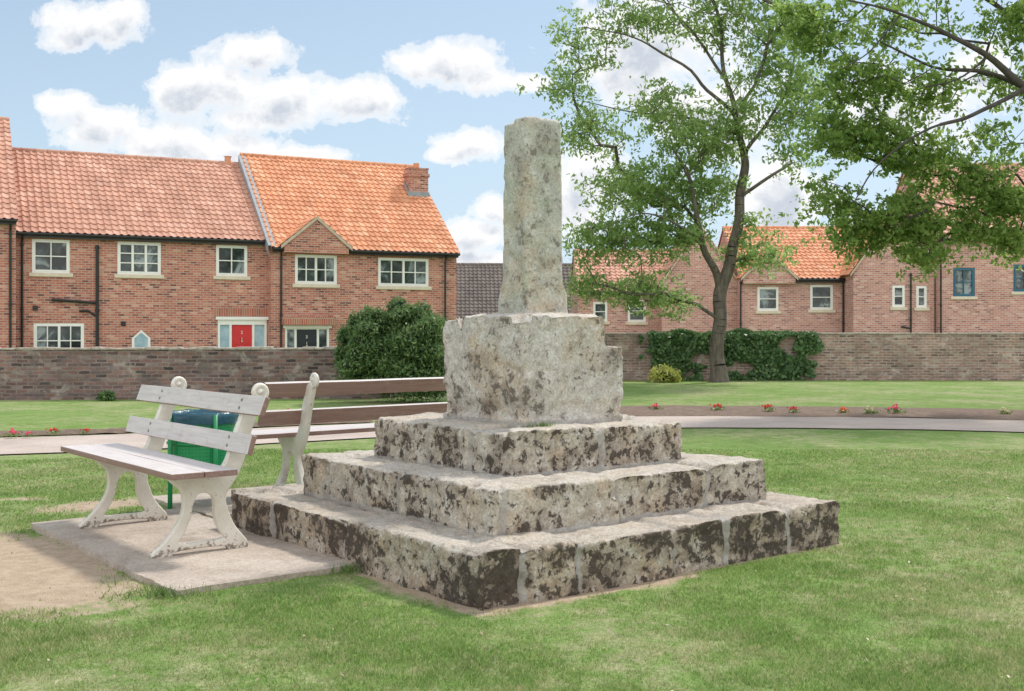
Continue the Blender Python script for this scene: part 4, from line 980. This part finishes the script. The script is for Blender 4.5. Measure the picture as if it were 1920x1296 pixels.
q=abpt(-.30,-1.72,0); tuft('green weeds where the slab meets the lowest step',q,120,.05,.06)

# ------------------------------------------------------------------ sky, sun, camera
el=math.radians(52); sd=Vector((.66,.75)).normalized(); s3=Vector((sd.x*math.cos(el),sd.y*math.cos(el),math.sin(el)))
Ls=bpy.data.lights.new('sun','SUN'); Ls.energy=3.3; Ls.angle=math.radians(6); Ls.color=(1,.94,.85)
lo_=bpy.data.objects.new('sun',Ls); COL.objects.link(lo_); lo_.rotation_euler=s3.to_track_quat('Z','Y').to_euler()
W=bpy.data.worlds.new('World'); SC.world=W; W.use_nodes=True; nt=W.node_tree; nt.nodes.clear(); b=NB(nt)
sky=b.n('ShaderNodeTexSky',sky_type='NISHITA',sun_disc=False,sun_elevation=el,sun_rotation=math.atan2(sd.x,sd.y),air_density=1.0,dust_density=1.2,ozone_density=1.2)
tc=b.n('ShaderNodeTexCoord').outputs['Generated']; sp=b.n('ShaderNodeSeparateXYZ',{0:tc})
yy=b.math('MAXIMUM',sp.outputs[1],.05); u=b.math('DIVIDE',sp.outputs[0],yy); v=b.math('DIVIDE',sp.outputs[2],yy)
G=bpy.data.node_groups.new('cloud','ShaderNodeTree'); G.interface.new_socket('V',in_out='INPUT',socket_type='NodeSocketVector'); G.interface.new_socket('D',in_out='OUTPUT',socket_type='NodeSocketFloat')
g=NB(G); gi=g.n('NodeGroupInput').outputs[0]; go=g.n('NodeGroupOutput')
CL=[(180,48,105,44),(130,72,60,28),(235,28,50,32),(480,98,85,40),(400,170,100,54),(520,185,125,60),(640,190,115,46),(340,190,50,28),(710,185,50,28),(470,225,110,30),(850,120,98,45),(905,148,58,30),(780,125,40,30),(1000,155,50,20),
 (130,195,60,32),(190,240,110,52),(300,268,120,46),(420,278,125,34),(560,295,110,22),(890,272,72,34),(850,290,50,20),(880,440,80,40),(930,395,60,30),(1090,370,90,110),(1240,90,190,110),(1340,210,120,90),(900,490,110,24),(1460,380,110,90),(1700,200,140,80),(1850,120,80,60)]
cur=None
for (cx,cy,rx,ry) in CL:
    u0,v0=(cx-CX)/F,(HY-cy)/F; rx/=F*.95; ry/=F*.95
    l_=g.n('ShaderNodeVectorMath',{0:gi,1:(1/rx,1/ry,0),2:(-u0/rx,-v0/ry,0)},operation='MULTIPLY_ADD').outputs[0]
    l_=g.n('ShaderNodeVectorMath',{0:l_},operation='LENGTH').outputs['Value']
    cur=l_ if cur is None else g.math('SMOOTH_MIN',cur,l_,.25)
n1=g.noise(gi,15,9,.6,.3); n2=g.noise(gi,48,7,.65,.4)
dd=g.math('SUBTRACT',1.08,cur); dd=g.math('ADD',dd,g.math('MULTIPLY',g.math('SUBTRACT',n1,.5),2.1)); dd=g.math('ADD',dd,g.math('MULTIPLY',g.math('SUBTRACT',n2,.5),1.2))
G.links.new(dd,go.inputs[0])
def cg(vv):
    nd=b.n('ShaderNodeGroup'); nd.node_tree=G; nt.links.new(b.n('ShaderNodeCombineXYZ',{0:u,1:vv,2:0.}).outputs[0],nd.inputs[0]); return nd.outputs[0]
D1=cg(v); D2=cg(b.math('ADD',v,.014))
alpha=b.ramp(D1,[(-.0,0.),(.2,.55),(.55,1.)],'EASE'); front=b.ramp(sp.outputs[1],[(.05,0.),(.15,1.)]); alpha=b.math('MULTIPLY',alpha,front)
shade=b.math('MULTIPLY',b.ramp(D2,[(.3,0.),(.95,1.)]),b.ramp(D1,[(.25,0.),(.7,1.)]))
ccol=b.mix(shade,(1.,1.,1.),(.60,.65,.73))
hz=b.ramp(v,[(.0,.9),(.12,.66),(.3,.45)])
bg1=b.n('ShaderNodeBackground',{0:sky.outputs[0],1:.12}); bgh=b.n('ShaderNodeBackground',{0:(.62,.80,.96,1),1:1.05})
hm=b.n('ShaderNodeMixShader',{0:hz,1:bg1.outputs[0],2:bgh.outputs[0]})
# added fill light: made-up bright half of the sky behind the viewpoint
back_fill=b.math('MULTIPLY',b.ramp(b.math('MULTIPLY',sp.outputs[1],-1.),[(.0,0.),(.35,.85)]),b.ramp(b.noise(tc,2.2,6,.6),[(.3,.6),(.6,1.)]))
bgb=b.n('ShaderNodeBackground',{0:(1.,.975,.93,1),1:1.8})
hm2=b.n('ShaderNodeMixShader',{0:back_fill,1:hm.outputs[0],2:bgb.outputs[0]})
bg2=b.n('ShaderNodeBackground',{0:ccol,1:1.05})
mx=b.n('ShaderNodeMixShader',{0:alpha,1:hm2.outputs[0],2:bg2.outputs[0]}); nt.links.new(mx.outputs[0],b.n('ShaderNodeOutputWorld').inputs[0])
cam=bpy.data.cameras.new('camera'); cam.sensor_width=36; cam.lens=F*36/1920; cam.shift_y=-28/1920; cam.clip_end=3000; cam.clip_start=.1
co=bpy.data.objects.new('camera',cam); COL.objects.link(co); co.location=(0,0,H); co.rotation_euler=(math.pi/2,0,0); SC.camera=co
SC.view_settings.view_transform='Standard'; SC.view_settings.look='None'; SC.view_settings.exposure=0
